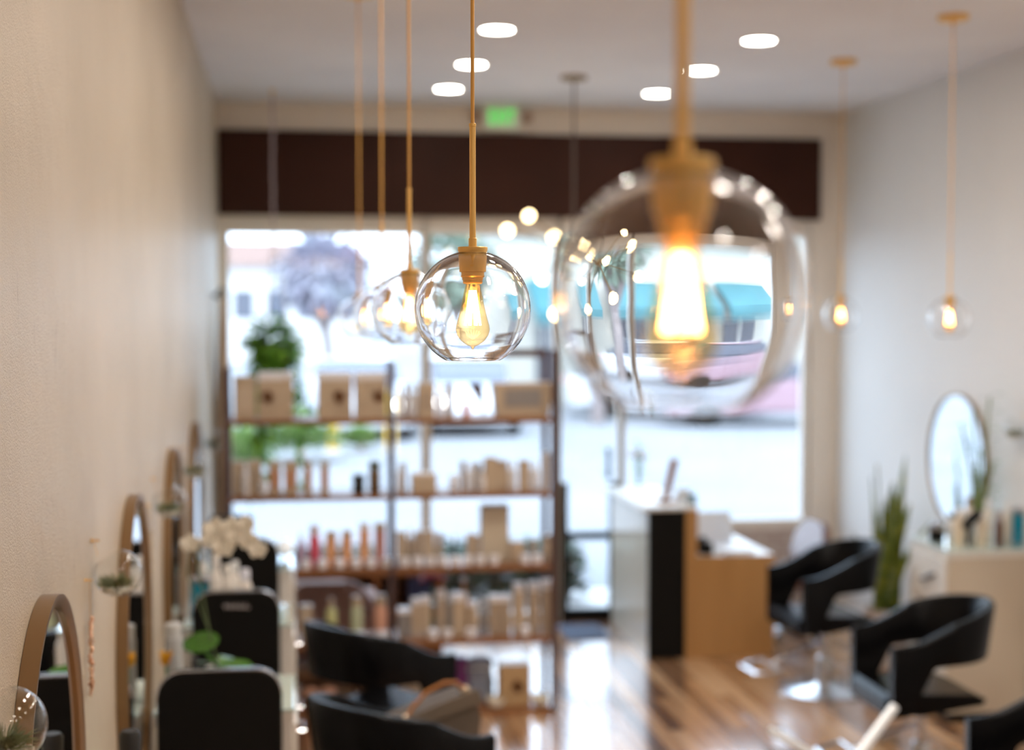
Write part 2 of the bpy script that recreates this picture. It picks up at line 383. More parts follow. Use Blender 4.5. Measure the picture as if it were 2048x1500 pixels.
tree(900, 35, 4.4, 1.1, M_far, 'hazy green tree outside behind the sharply focused pendant')
tree(1195, 31, 5.0, .9, M_far, 'hazy green tree outside at left edge of the largest glass globe', 700)
# bushes and bollards
def bush(px, Y, z, r, label):
    b = P(px, 700, Y); t = thing('bush', label, 'bush', (b.x, Y, -.04), 0, 'bushes in the parking lot'); bm = N()
    for _ in range(500):
        v = Vector((random.gauss(0, 1), random.gauss(0, 1), abs(random.gauss(0, 1)))).normalized()*r*random.uniform(.3, 1)
        leaf(bm, (v.x, v.y, z*.3+v.z), (v.x, v.y, v.z+.2), .22, .12)
    link('foliage', bm, M_leafb, t); bm = N(); tube(bm, [(0, 0, 0), (0, 0, z*.5)], .05); link('stem', bm, M_soil, t)
bush(600, 24, .6, .62, 'bright green bush outside, left of the yellow bollard')
bush(722, 25.6, .3, .24, 'pale green bush outside between the two yellow bollards')
bush(475, 22, .6, .5, 'bright green bush outside at far left of the window')
M_yel = mat('yellow_paint', (.85, .50, .05), .5, noise=(3, (.80, .46, .05), 2))
for px, lab in ((666, 'yellow bollard outside above the orange cartons'), (781, 'yellow bollard outside beside the middle shelf post')):
    b = P(px, 895, 25.3); t = thing('bollard', lab, 'bollard', (b.x, 25.3, -.04), 0, 'yellow bollards')
    bm = N(); lathe(bm, [(.09, 0), (.09, 1.0), (.075, 1.06), (.03, 1.09)], 20); link('post', bm, M_yel, t)
    bm = N(); lathe(bm, [(.13, 0), (.13, .04), (.09, .05)], 20); link('foot', bm, M_walk, t)
# cars
def car(px, Y, rz, colr, label, nm):
    b = P(px, 800, Y); t = thing('parked_car', label, 'car', (b.x, Y, -.04), rz, 'cars in the parking lot')
    mb = mat(nm, colr, .25, 0, .6, coat=.8)
    bm = N(); prism(bm, [(-2.2, .28), (2.2, .28), (2.25, .6), (2.1, .82), (1.1, .98), (-1.9, 1.0), (-2.25, .85)], -.88, .88, 'xz', .07); link('body', bm, mb, t)
    bm = N(); prism(bm, [(1.05, .97), (.35, 1.42), (-1.2, 1.45), (-1.95, 1.0)], -.74, .74, 'xz', .06); link('cabin', bm, M_dkwin, t)
    bm = N(); box(bm, -1.2, .35, -.72, .72, 1.42, 1.47, .02); link('roof', bm, mb, t)
    for sx in (-1.4, 1.4):
        for sy in (-.8, .8):
            bm = N(); lathe(bm, [(.1, -.1), (.3, -.1), (.32, -.07), (.32, .07), (.3, .1), (.1, .1)], 20, mtx=Matrix.Translation((sx, sy, .32)) @ Matrix.Rotation(PI/2, 4, 'X')); link('wheel', bm, M_black, t)
    for sy in (-.62, .62):
        bm = N(); ball(bm, (2.2, sy, .66), .12, (.35, 1.2, .8)); link('headlight', bm, mat('car_headlight', (1, 1, 1), .2, emit=(1, .97, .9), es=14), t)
        bm = N(); ball(bm, (-2.22, sy, .8), .10, (.35, 1.2, .8)); link('tail_light', bm, mat('car_tail', (.8, .03, .03), .3, emit=(1, .08, .05), es=1.5), t)
car(715, 29.3, -PI/2+.03, (.62, .63, .66), 'silver car with lit headlights outside above the left shelf half', 'silver_paint')
car(935, 30, -PI/2-.05, (.78, .78, .80), 'white car parked outside directly below the sharply focused pendant', 'white_paint')
car(1330, 33.3, -.08, (.74, .74, .78), 'white car parked outside behind the largest globe', 'white_paint')
car(1530, 30.5, -.1, (.34, .20, .23), 'dusty pink car parked outside right of the white cars', 'red_paint')

# ------------------------------------------------------------------ pendants
R = .107
def globe_shell(r=R, cut=.094, th=.0024, top=.026):
    """blown globe, open below (flat cut) and with a hole under the cap"""
    out, inn = [], []
    a0, a1 = math.asin(-cut/r), math.acos(top/r)
    n = 40
    for i in range(n+1):
        a = a0+(a1-a0)*i/n; out.append((r*math.cos(a), r*math.sin(a))); inn.append(((r-th)*math.cos(a), (r-th)*math.sin(a)))
    bm = N(); lathe(bm, out+inn[::-1], 72, close=True); return bm
def make_pendant():
    t = thing('pendant_lamp', 'pendant', 'pendant lamp'); k = R
    lathe_ = lambda pr, nm, m, seg=32: link(nm, lathe(N(), pr, seg), m, t)
    lathe_([(.0058, .118), (.0058, .332), (.0066, .333), (.0066, .338), (.004, .339)], 'sleeve', M_brass, 20)
    lathe_([(.0075, .113), (.0075, .129), (.0058, .130)], 'collar', M_brass, 20)
    lathe_([(.024, .100), (.0275, .1075), (.0275, .1125), (.0265, .1135), (.006, .114)], 'cap', M_brass, 40)
    lathe_([(.0255, .1075), (.0265, .099), (.0245, .072), (.0245, .068), (.0215, .067)], 'socket', M_brass, 40)
    lathe_([(.0215, .069), (.021, .061), (.0225, .060), (.019, .057), (.0195, .054), (.0175, .052), (.0185, .049), (.016, .046)], 'socket_ring', M_brass, 32)
    link('glass_globe', globe_shell(), M_globe, t, sharp=60)
    bp = [(.0125, .050), (.0135, .043), (.0165, .030), (.021, .008), (.026, -.014), (.0305, -.030), (.0315, -.038), (.029, -.048), (.022, -.058), (.011, -.066), (.004, -.069), (.0015, -.074), (0, -.075)]
    bb = link('bulb', lathe(N(), bp, 40), M_amber, t, sharp=80)
    bm = N(); nf = 8
    for q in range(nf):
        a, a2 = 2*PI*q/nf, 2*PI*(q+.5)/nf
        tube(bm, [(.0052*math.cos(a), .0052*math.sin(a), .034), (.0150*math.cos(a2), .0150*math.sin(a2), -.030)], .0019, 6)
        a3 = 2*PI*(q+1)/nf
        tube(bm, [(.0150*math.cos(a2), .0150*math.sin(a2), -.030), (.0052*math.cos(a3), .0052*math.sin(a3), .034)], .0019, 6)
    link('filament', bm, M_fil, bb)
    link('bulb_stem', lathe(N(), [(.006, .048), (.004, .03), (.002, -.028), (.0045, -.034), (.001, -.037)], 16), M_clear, bb)
    return t
def canopy_to(t, z):
    c = link('canopy', lathe(N(), [(.078, CEIL-z-.0), (.078, CEIL-z-.02), (.074, CEIL-z-.026), (.012, CEIL-z-.028), (.012, CEIL-z-.045), (.004, CEIL-z-.05)], 40), M_brass, t)
proto = make_pendant()
pend = [(1363, 592, 1.222, 'largest out of focus clear globe pendant nearest the camera, glowing bulb'),
        (945.5, 618, 2.735, 'sharply focused clear globe pendant lamp with brass socket'),
        (819, 620, 4.19, 'blurred globe pendant just left behind the sharply focused one'),
        (764, 628, 5.66, 'small blurred globe pendant between the two left neighbours of the row'),
        (719, 637, 7.16, 'farthest and leftmost globe pendant of the left row'),
        (1899, 637, 7.31, 'small globe pendant at far right in front of the white wall'),
        (1682, 630, 8.70, 'small globe pendant by the right wall corner, right of the largest globe')]
for i, (px, py, Y, lab) in enumerate(pend):
    p = P(px, py, Y); o = proto if i == 0 else dup(proto, p)
    o.location = p; tag(o, lab, 'pendant lamp', 'globe pendant lamps')
for o in [q for q in bpy.data.objects if q.name.startswith('pendant_lamp')]:
    canopy_to(o, o.location.z)
    link('cord', lathe(N(), [(.0035, .325), (.0035, CEIL-o.location.z-.045)], 12), M_cord, o)
# ------------------------------------------------------------------ chandelier near the door
cp = P(1148, 157, 9.56)
ch = thing('chandelier', 'branching brass chandelier with small round bulbs near the storefront', 'chandelier', (cp.x, 9.56, CEIL))
link('canopy', lathe(N(), [(.085, 0), (.085, -.02), (.02, -.03), (.006, -.04)], 32), mat('aged_brass', (.30, .20, .09), .4, .9), ch)
hub = P(1150, 500, 9.56).z-CEIL
link('rod', lathe(N(), [(.008, -.03), (.008, hub)], 12), mat('grey_bronze', (.16, .13, .12), .4, .8), ch)
link('hub', ball(N(), (0, 0, hub), .045), mat('aged_brass'), ch)
M_bulb = mat('round_lit_bulb', (1, .9, .7), emit=(1, .74, .38), es=9)
for px, py, dy in ((1015, 461, -.15), (1058, 432, .1), (1108, 474, .35), (1172, 500, -.3), (1085, 556, .3), (1112, 628, -.1), (1240, 470, .2), (1262, 545, .1), (1195, 598, -.2), (1215, 430, .3)):
    e = P(px, py, 9.56+dy)-Vector((cp.x, 9.56, CEIL)); h = Vector((0, 0, hub)); d = (e-h).normalized()
    arm = link('arm', tube(N(), [h+d*.03, e-d*.05], .006, 8), mat('aged_brass'), ch)
    link('bulb_holder', tube(N(), [e-d*.075, e-d*.03], .013, 12), mat('aged_brass'), arm)
    link('bulb', ball(N(), e, .036), M_bulb, arm)
# ------------------------------------------------------------------ recessed ceiling lights in view
M_disc = mat('lit_diffuser', (1, 1, 1), emit=(1, .95, .84), es=34)
for px, py, lab in ((994, 57, 'recessed ceiling light nearest in the left row of three'), (943, 127, 'recessed ceiling light, middle of the left row, crossed by the pendant cord'), (897, 176, 'recessed ceiling light farthest in the left row of three'),
                    (1518, 79, 'recessed ceiling light nearest in the right row of three'), (1402, 139, 'recessed ceiling light, middle of the right row, beside the big pendant rod'), (1314, 185, 'recessed ceiling light farthest in the right row of three')):
    p = PZ(px, py, CEIL); t = thing('recessed_light', lab, 'ceiling light', (p.x, p.y, CEIL), 0, 'recessed ceiling lights')
    link('diffuser', lathe(N(), [(0, -.006), (.086, -.006), (.086, -.001), (0, -.001)], 32), M_disc, t)
    link('trim_ring', lathe(N(), [(.086, -.001), (.086, -.010), (.098, -.008), (.102, -.001)], 40, close=True), mat('white_trim', (.85, .83, .8), .4), t)
# ------------------------------------------------------------------ exit sign
M_green = mat('exit_green', (.03, .5, .08), .4, emit=(.03, .75, .08), es=.9)
ep = P(1003, 237, YB-.04)
ex = thing('exit_sign', 'lit green EXIT sign on the wall above the brown fascia', 'exit sign', (ep.x, YB-.035, ep.z))
link('housing', box(N(), -.155, .155, -.03, .035, -.095, .10, .01), mat('sign_housing', (.72, .66, .58), .4), ex)
link('face', box(N(), -.125, .125, -.034, -.029, -.085, .085, .003), mat('sign_face', (.70, .74, .64), .4, emit=(.6, .9, .5), es=.06), ex)
cu = bpy.data.curves.new('exit_text', 'FONT'); cu.body = 'EXIT'; cu.size = .15; cu.extrude = .003; cu.align_x = 'CENTER'; cu.align_y = 'CENTER'
to = bpy.data.objects.new('exit_text', cu); col.objects.link(to); bpy.context.view_layer.update()
me = bpy.data.meshes.new_from_object(to.evaluated_get(bpy.context.evaluated_depsgraph_get())); bpy.data.objects.remove(to)
lt = bpy.data.objects.new('letters', me); col.objects.link(lt); me.materials.clear(); me.materials.append(M_green); lt.parent = ex
lt.rotation_euler = (PI/2, 0, 0); lt.location = (0, -.036, 0); lt.scale = (.66, 1.0, 1)
for s in (-1, 1):
    link('lamp_head', lathe(N(), [(.0, -.03), (.035, -.03), (.04, .01), (.02, .03)], 20, mtx=Matrix.Translation((s*.19, -.01, .01)) @ Matrix.Rotation(-PI/2, 4, 'X') @ Matrix.Rotation(PI, 4, 'X')), mat('lamp_head', (.45, .30, .22), .4), ex)
    link('bracket', box(N(), min(s*.15, s*.17), max(s*.15, s*.17), -.005, .03, 0, .02), mat('sign_housing'), ex)

# ------------------------------------------------------------------ left wall: oval mirrors
def mirror(name, wallx, y, z, hw, hh, side, label, group, fw=.028, dep=.035):
    """side=+1: on the left wall facing +x ; -1 on the right wall"""
    t = thing(name, label, 'mirror', (wallx, y, z), 0, group)
    n = 72; bm = N()
    prof = [(0, 0), (dep, 0), (dep, .4), (dep*.75, 1), (dep*.55, 1), (0, 1)]
    rings = []
    for i in range(n):
        a = 2*PI*i/n; rings.append([bm.verts.new((side*(.001+d), (hw-fw*k)*math.cos(a), (hh-fw*k)*math.sin(a))) for d, k in prof])
    for i in range(n):
        A, B = rings[i], rings[(i+1) % n]
        for k in range(len(prof)): j = (k+1) % len(prof); bm.faces.new((A[k], A[j], B[j], B[k]))
    link('frame', bm, M_bronze, t)
    bm = N(); prism(bm, [((hw-fw+.002)*math.cos(2*PI*i/n), (hh-fw+.002)*math.sin(2*PI*i/n)) for i in range(n)], side*dep*.45, side*dep*.62, 'yz')
    link('mirror_glass', bm, M_mirror, t, smooth=False)
for Y, lab in ((3.15, 'bronze framed oval mirror on the left wall nearest the camera'), (4.86, 'bronze framed oval mirror on the left wall, second nearest, behind a glass terrarium'),
               (6.50, 'bronze framed oval mirror on the left wall, third from the camera'), (8.02, 'bronze framed oval mirror on the left wall, farthest and thinnest')):
    zt = CAMZ-.585
    mirror('oval_mirror', XL, Y, zt-.50, .40, .50, 1, lab, 'bronze mirrors on the left wall')
mirror('oval_mirror', XR, 8.96, P(1920, 925, 8.9).z, .41, .43, -1, 'oval mirror on the white right wall reflecting the window', 'bronze mirrors on the right wall', .012, .03)

# ------------------------------------------------------------------ hanging glass terrariums
def make_terrarium():
    t = thing('glass_terrarium', '', 'terrarium'); r = .062
    out, inn = [], []
    a0, a1 = -PI/2, math.radians(52)
    for i in range(31):
        a = a0+(a1-a0)*i/30; out.append((r*max(math.cos(a), 0 if i else 0), r*math.sin(a))); inn.append(((r-.0018)*max(math.cos(a), 0), (r-.0018)*math.sin(a)))
    out[0] = (0, -r); inn[0] = (0, -r+.0018)
    bm = N(); lathe(bm, out+inn[::-1], 48, mtx=Matrix.Rotation(math.radians(-28), 4, 'Y'))
    link('glass_bowl', bm, M_clear, t, sharp=80)
    bm = N()
    for _ in range(330):
        a = random.uniform(0, 2*PI); q = random.uniform(0, .040)
        ball(bm, (q*math.cos(a), q*math.sin(a), -.042+random.uniform(-.006, .006)+.12*q*q*30*.1), random.uniform(.003, .006), sub=1)
    tag(link('pebbles', bm, M_pebble, t), kind='stuff')
    bm = N()
    for _ in range(300):
        a = random.uniform(0, 2*PI); e = random.uniform(.1, 1.2); L = random.uniform(.026, .05); q = random.uniform(0, .024)
        d = Vector((math.cos(a)*math.cos(e), math.sin(a)*math.cos(e), math.sin(e)))
        b = Vector((q*math.cos(a)-.006, q*math.sin(a), -.034)); tube(bm, [b, b+d*L*.6, b+d*L+Vector((0, 0, -.006))], [.0011, .0009, .0002], 4)
    link('air_plant', bm, M_greenmoss, t)
    bm = N(); tube(bm, [(-.050, 0, .045), (-.058, 0, .075), (-.052, 0, .09)], .0009, 6); link('hanging_loop', bm, M_brass, t)
    bm = N(); lathe(bm, [(.0055, 0), (.0055, .004), (.002, .006), (.002, .02), (.003, .021)], 12, mtx=Matrix.Translation((-.066, 0, .085)) @ Matrix.Rotation(PI/2, 4, 'Y')); link('wall_hook', bm, M_brass, t)
    return t
tp = make_terrarium()
tl = [(-4, 1452, 2.42, 'glass terrarium on the left wall cut by the frame corner'), (228, 1146, 3.95, 'round glass terrarium with air plant on left wall, between nearest two mirrors'),
      (334, 1003, 5.65, 'blurred glass terrarium on left wall over the third mirror edge'), (377, 932, 7.15, 'small blurred glass terrarium on left wall before the farthest mirror'), (412, 880, 8.9, 'farthest tiny glass terrarium on the left wall beside the storefront')]
for i, (px, py, Y, lab) in enumerate(tl):
    z = P(px, py, Y).z; o = tp if i == 0 else dup(tp, (0, 0, 0)); o.location = (XL+.067, Y, z); tag(o, lab, 'terrarium', 'glass terrariums on the left wall')
# bead strands
M_copper = mat('copper_beads', (.50, .25, .14), .3, .8, noise=(40, (.7, .5, .36), 2))
def strand(px, y0, y1, lab, m, Y):
    zt, zb = P(px, y0, Y).z, P(px, y1, Y).z
    t = thing('bead_strand', lab, 'beads', (XL, Y, zt), 0, 'hanging bead strands'); L = zt-zb
    link('hook', lathe(N(), [(.004, 0), (.002, .004), (.002, .018)], 8, mtx=Matrix.Rotation(PI/2, 4, 'Y')), M_brass, t)
    link('cord', tube(N(), [(.012, 0, 0), (.012, 0, -L)], .0008, 5), M_brass, t)
    bm = N()
    for i in range(70): ball(bm, (.012+random.uniform(-.003, .006), random.uniform(-.010, .010), -L*.32-L*.66*i/70), random.uniform(.0025, .005), (1, 1, 1.3), 1)
    tag(link('beads', bm, m, t), kind='stuff')
strand(184, 1160, 1394, 'copper bead strand on left wall under the nearest whole terrarium', M_copper, 3.83)
strand(298, 1010, 1175, 'pale gold bead strand on left wall between second and third mirror', mat('pale_beads', (.62, .52, .36), .4, .3, noise=(40, (.72, .62, .46), 2)), 5.46)

# ------------------------------------------------------------------ stations along both walls
ST = 1.0
def station(x0, x1, y0, y1, face, lab, m, grp, handles=True):
    """face: +1 drawers look to +x, -1 to -x"""
    cx, cy = (x0+x1)/2, (y0+y1)/2
    t = thing('styling_station', lab, 'cabinet', (cx, cy, 0), 0, grp); a, b, c, d = x0-cx, x1-cx, y0-cy, y1-cy
    link('body', box(N(), a, b, c, d, .06, ST-.05, .004), m, t, smooth=False)
    link('plinth', box(N(), a+.03, b-.03, c+.03, d-.03, 0, .06), M_black, t, smooth=False)
    link('top', box(N(), a-.006, b+.006, c-.006, d+.006, ST-.05, ST-.012, .003), M_white, t, smooth=False)
    tag(link('glass_top', box(N(), a-.012, b+.012, c-.012, d+.012, ST-.012, ST, .002), mat('green_edge_glass', (.62, .78, .74), .05, 0, .8, coat=1), t, smooth=False), 'pale green edged glass top')
    xf = b if face > 0 else a
    for k in range(3):
        z0 = .10+k*.285
        dr = link('drawer', box(N(), min(xf, xf+face*.018), max(xf, xf+face*.018), c+.015, d-.015, z0, z0+.27, .003), M_white, t, smooth=False)
        hx = xf+face*.018
        bm = N()
        if face > 0: tube(bm, [(hx, -.07, z0+.2), (hx+.022, -.065, z0+.2), (hx+.022, .065, z0+.2), (hx, .07, z0+.2)], .005, 8); link('handle', bm, M_chrome, dr)
        else:
            tube(bm, [(hx, -.12, z0+.17), (hx-.02, -.11, z0+.165), (hx-.02, .02, z0+.12), (hx, .03, z0+.12)], .011, 8); tag(link('handle', bm, mat('dark_pewter', (.12, .12, .12), .4, .6), dr), 'dark curved handle')
    return t
SX0, SX1 = XL+.055, .0
stn = [(3.66, 4.12, 'white styling station at left wall nearest, mostly below the frame'), (5.14, 5.60, 'white styling station behind the nearest black padded panel'),
       (6.54, 6.98, 'white styling station behind the second black padded panel'), (7.94, 8.40, 'white styling station behind the farthest black padded panel')]
for y0, y1, lab in stn: station(SX0, SX1, y0, y1, 1, lab, M_white, 'styling stations on the left')
station(3.69, XR-.02, 8.00, 8.52, -1, 'cream styling station against right wall carrying bottles', M_cream, 'styling stations on the right')
# black padded panels standing against the stations
def rrect(w_, z0, z1, r, n=8):
    pts = [(-w_/2, z0), (w_/2, z0)]
    for i in range(n+1): a = i*PI/2/n; pts.append((w_/2-r+r*math.cos(a), z1-r+r*math.sin(a)))
    for i in range(n+1): a = PI/2+i*PI/2/n; pts.append((-w_/2+r+r*math.cos(a), z1-r+r*math.sin(a)))
    return pts
def panel(xa, xb, ytop, Y, lab, logo, grp='black padded panels against the left stations'):
    A, B = P(xa, ytop, Y), P(xb, ytop, Y); w_ = B.x-A.x; cx = max((A.x+B.x)/2, XL+.045+w_/2); h = A.z
    t = thing('padded_panel', lab, 'panel', (cx, Y, 0), 0, grp)
    link('pad', prism(N(), rrect(w_-.012, .05, h-.008, .078), -.012, .0, 'xz', .004), M_black, t)
    link('shell', prism(N(), rrect(w_, .04, h, .085), .001, .034, 'xz', .007), M_blackrim, t)
    for s in (-1, 1): link('foot', box(N(), s*w_*.36-.02, s*w_*.36+.02, -.012, .034, 0, .04, .005), M_black, t)
    # chrome piping along the top edge
    pts = [(x, -.004, z) for x, z in rrect(w_-.004, h-.5, h-.002, .082)[2:]]
    link('piping', tube(N(), pts, .0035, 8), M_chrome, t)
    if logo:
        bm = N(); pts = []
        for i in range(26): pts.append((-.055+.0045*i, -.014, h-.062+.006*math.sin(i*2.1)-.0004*i))
        tube(bm, pts, .0022, 5)
        for i in range(5): tube(bm, [(-.04+.02*i, -.014, h-.052), (-.046+.02*i, -.014, h-.075)], .002, 5)
        tag(link('logo', bm, mat('pale_print', (.55, .5, .5), .5), t), 'small pale script logo')
panel(312, 564, 1344, 5.09, 'black padded panel with rounded top, largest and nearest', False)
panel(384, 560, 1184, 6.49, 'black padded panel with pale script logo, middle of three', True)
panel(432, 558, 1079, 7.89, 'black padded panel, smallest and farthest, behind the white orchid', False)

# ------------------------------------------------------------------ bottles, cartons, jars
def colmat(c):
    return mat('paint_%02d_%02d_%02d' % tuple(int(99*v) for v in c), c, .45)
TAG = {'carton': 'carton', 'bottle': 'bottle', 'jar': 'jar', 'tube': 'tube'}
def bottle(x, y, z, r, h, c, label, cap=(.85, .85, .88), grp=None, neck=.35, name='bottle', lab_c=None, rz=0):
    t = thing(name, label, 'bottle', (x, y, z), rz, grp); hb = h*.76
    link('body', lathe(N(), [(r*.9, 0), (r, .006), (r, hb*.86), (r*.82, hb*.95), (r*neck, hb), (r*neck, hb+h*.03)], 24), colmat(c), t)
    link('cap', lathe(N(), [(r*neck*1.25, hb+h*.02), (r*neck*1.25, h*.97), (r*neck, h)], 20), colmat(cap), t)
    if lab_c: link('label_band', lathe(N(), [(r*1.012, hb*.25), (r*1.012, hb*.65)], 24), colmat(lab_c), t)
    return t
def carton(x, y, z, w_, d, h, c, label, grp=None, top=None, lab_c=None, rz=0, name='carton', deco=None):
    t = thing(name, label, 'box', (x, y, z), rz, grp)
    hs_ = .84 if top else .93
    link('body', box(N(), -w_/2, w_/2, -d/2, d/2, 0, h*hs_-.0005, .002), colmat(c), t, smooth=False)
    link('lid', box(N(), -w_/2, w_/2, -d/2, d/2, h*hs_, h, .002), colmat(top or c), t, smooth=False)
    if lab_c: link('front_label', box(N(), -w_*.36, w_*.36, -d/2-.0015, -d/2, h*.2, h*.75), colmat(lab_c), t, smooth=False)
    if deco:
        bm = N()
        for i in range(11):
            a = i*2.4; leaf(bm, (deco*w_, -d/2-.004, h*.48), (math.cos(a), -.06, math.sin(a)), w_*.24, w_*.13, 0)
        ball(bm, (deco*w_, -d/2-.002, h*.48), w_*.15, (1, .15, 1.3))
        for v in bm.verts: v.co.x = max(-w_/2, min(w_/2, v.co.x))
        tag(link('flower_print', bm, colmat((.20, .08, .02)), t), 'dark brown flower on the front')
        bm = N()
        for i in range(9): leaf(bm, (w_*random.uniform(-.4, .4), -d/2-.003, h*random.uniform(.1, .85)), (random.uniform(-1, 1), -.03, random.uniform(-1, 1)), w_*.2, w_*.06, 0)
        for v in bm.verts: v.co.x = max(-w_/2, min(w_/2, v.co.x)); v.co.z = max(.002, min(h-.002, v.co.z))
        link('leaf_print', bm, colmat((.42, .32, .24)), t)
    return t
def jar(x, y, z, r, h, c, label, grp=None, lid=(.86, .86, .92)):
    t = thing('jar', label, 'jar', (x, y, z), 0, grp)
    link('body', lathe(N(), [(r*.9, 0), (r, .004), (r, h*.6)], 20), colmat(c), t)
    link('lid', lathe(N(), [(r*1.05, h*.6), (r*1.05, h*.95), (r*.95, h)], 20), colmat(lid), t)
    return t
# ------------------------------------------------------------------ display shelf
YS = 8.60; YSb = 8.93
sx0, sx1, sxm = P(449, 985, YS).x+.01, P(1108, 985, YS).x, P(786, 985, YS).x
LV = [P(945, y, YS).z for y in (836, 986, 1132, 1278, 1420)]
sh = thing('display_shelf', 'tall brown retail display shelf with five levels of hair products', 'shelf', ((sx0+sx1)/2, (YS+YSb)/2, 0))
ox = (sx0+sx1)/2; oy = (YS+YSb)/2
ztop = P(1100, 700, YS).z
for x, zz in ((sx0, ztop-.1), (sxm, ztop-.06), (sx1, ztop)):
    pw = .010 if x == sxm else .017
    for y in (YS, YSb):
        link('post', box(N(), x-pw-ox, x+pw-ox, y-.015-oy, y+.015-oy, 0, zz, .003), M_post, sh, smooth=False)
for i, z in enumerate(LV):
    for a, b in ((sx0+.018, sxm-.018), (sxm+.018, sx1-.018)):
        link('board', box(N(), a-ox, b-ox, YS-.012-oy, YSb+.01-oy, z-.03, z, .003), M_shelf, sh, smooth=False)
link('top_rail', box(N(), sx1-.26-ox, sx1-.018-ox, YSb-.012-oy, YSb+.012-oy, ztop-.05, ztop-.002, .003), M_post, sh, smooth=False)
SN = ['top', 'second', 'third', 'fourth', 'bottom']
BE, BE2, WH, OR, PK, GR = (.50, .39, .28), (.40, .31, .23), (.78, .77, .80), (.52, .26, .15), (.55, .27, .24), (.26, .24, .23)
OD = ['first', 'second', 'third', 'fourth', 'fifth', 'sixth', 'seventh', 'eighth', 'ninth', 'tenth', 'eleventh', 'twelfth', 'thirteenth', 'fourteenth', 'fifteenth', 'sixteenth', 'seventeenth', 'eighteenth']
def row(lv, half, items, y0=.09, grp=None):
    items = sorted(items, key=lambda q: q[1])
    for i, it in enumerate(items):
        kind, px, wpx, ytop, c, word = it[:6]; kw = it[6] if len(it) > 6 else {}
        kw = dict(kw); dy = kw.pop('dy', 0)
        Y = YS+y0+dy; z = LV[lv]+.0008; x = P(px, 900, Y).x; wm = wpx*Y/F; h = max(P(px, ytop, Y).z-z, .03)
        lab = '%s, %s from left, %s half of %s shelf' % (word, OD[i], half, SN[lv])
        g = grp or 'products on the %s shelf' % SN[lv]
        if kind == 'c': carton(x, Y, z, wm, min(.11, max(wm, .05)), h, c, lab, g, **kw)
        elif kind == 'b': bottle(x, Y, z, wm/2, h, c, lab, grp=g, **kw)
        else: jar(x, Y, z, wm/2, h, c, lab, g, **kw)
# level 1
row(0, 'left', [('c', 491, 42, 752, BE, 'plain beige carton', dict(lab_c=(.56, .45, .34))), ('c', 552, 68, 744, BE, 'beige gift box with brown flower', dict(deco=-.22, top=WH)),
                ('c', 670, 68, 744, BE, 'wide beige gift box with brown flower', dict(deco=.12, top=WH)), ('c', 741, 62, 744, BE, 'beige gift box with dark edge flower', dict(deco=.24, top=WH))])
row(0, 'right', [('b', 800, 12, 772, WH, 'slim white bottle'), ('c', 812, 10, 768, BE2, 'narrow tan carton'), ('b', 826, 16, 770, WH, 'white bottle'), ('c', 852, 34, 765, BE, 'beige square carton', dict(lab_c=BE2)),
                 ('b', 880, 16, 770, WH, 'white bottle'), ('c', 898, 15, 768, BE2, 'narrow tan carton'), ('j', 933, 14, 806, (.7, .2, .05), 'small orange red jar', dict(lid=(.7, .2, .05)))])
x = P(1040, 800, YS+.16).x; bt = thing('gift_box', 'large beige box with grey label at right end of the top shelf', 'box', (x, YS+.16, LV[0]+.001)); hh = P(1035, 766, YS+.1).z-LV[0]
link('body', prism(N(), [(-.15, 0), (.16, 0), (.185, hh), (-.17, hh)], -.08, .08, 'xz', .004), colmat(BE), bt)
link('front_label', box(N(), -.10, .11, -.084, -.081, hh*.3, hh*.8), colmat(GR), bt, smooth=False)
link('label_frame', box(N(), -.115, .125, -.082, -.0805, hh*.22, hh*.88), colmat(BE2), bt, smooth=False)
x = P(958, 800, YS+.14).x; bt = thing('easel_sign', 'dark brown tilted easel board beside the large beige box', 'sign', (x-.02, YS+.12, LV[0]+.001))
link('board', prism(N(), [(-.045, hh*.98), (.035, hh*.98), (.055, .01)], -.006, .006, 'xz'), M_post, bt); link('stand', tube(N(), [(.045, .006, .05), (.045, .06, .006)], .004), M_post, bt)
# level 2
row(1, 'left', [('c', 478, 26, 922, BE, 'beige carton'), ('b', 490, 13, 930, WH, 'slim white spray bottle', dict(dy=-.055)), ('c', 509, 28, 920, BE, 'beige carton', dict(lab_c=BE2)), ('b', 526, 15, 955, WH, 'short white bottle', dict(dy=-.05)),
                ('c', 549, 24, 921, BE, 'carton with orange front', dict(lab_c=OR)), ('c', 581, 26, 921, BE, 'carton with orange front', dict(lab_c=OR)), ('c', 616, 16, 922, BE, 'slim carton with orange front', dict(lab_c=OR)), ('c', 649, 17, 922, BE, 'slim carton with orange front', dict(lab_c=OR)),
                ('j', 717, 24, 948, (.02, .02, .02), 'squat black jar', dict(lid=(.02, .02, .02))), ('b', 749, 24, 922, (.16, .10, .05), 'dark brown tapered bottle', dict(cap=(.08, .09, .04), neck=.8))])
row(1, 'right', [('b', 799, 12, 925, WH, 'slim white bottle'), ('c', 808, 8, 924, BE2, 'thin tan carton', dict(dy=.06)), ('c', 847, 50, 945, BE, 'low wide beige box', dict(top=(.70, .60, .5))), ('j', 908, 18, 950, WH, 'white jar'),
                 ('c', 926, 12, 922, BE2, 'thin tan carton'), ('b', 942, 16, 925, WH, 'white bottle'), ('c', 955, 14, 925, BE2, 'tan carton', dict(dy=.07)), ('b', 964, 13, 940, WH, 'white bottle', dict(dy=-.05)), ('c', 981, 26, 914, BE, 'tall beige carton'), ('c', 1004, 22, 920, BE2, 'tan carton', dict(lab_c=BE)),
                 ('b', 1024, 18, 922, WH, 'white bottle'), ('c', 1048, 22, 920, BE, 'beige carton'), ('b', 1070, 18, 922, WH, 'white bottle'), ('c', 1091, 16, 905, BE, 'tall beige carton')])
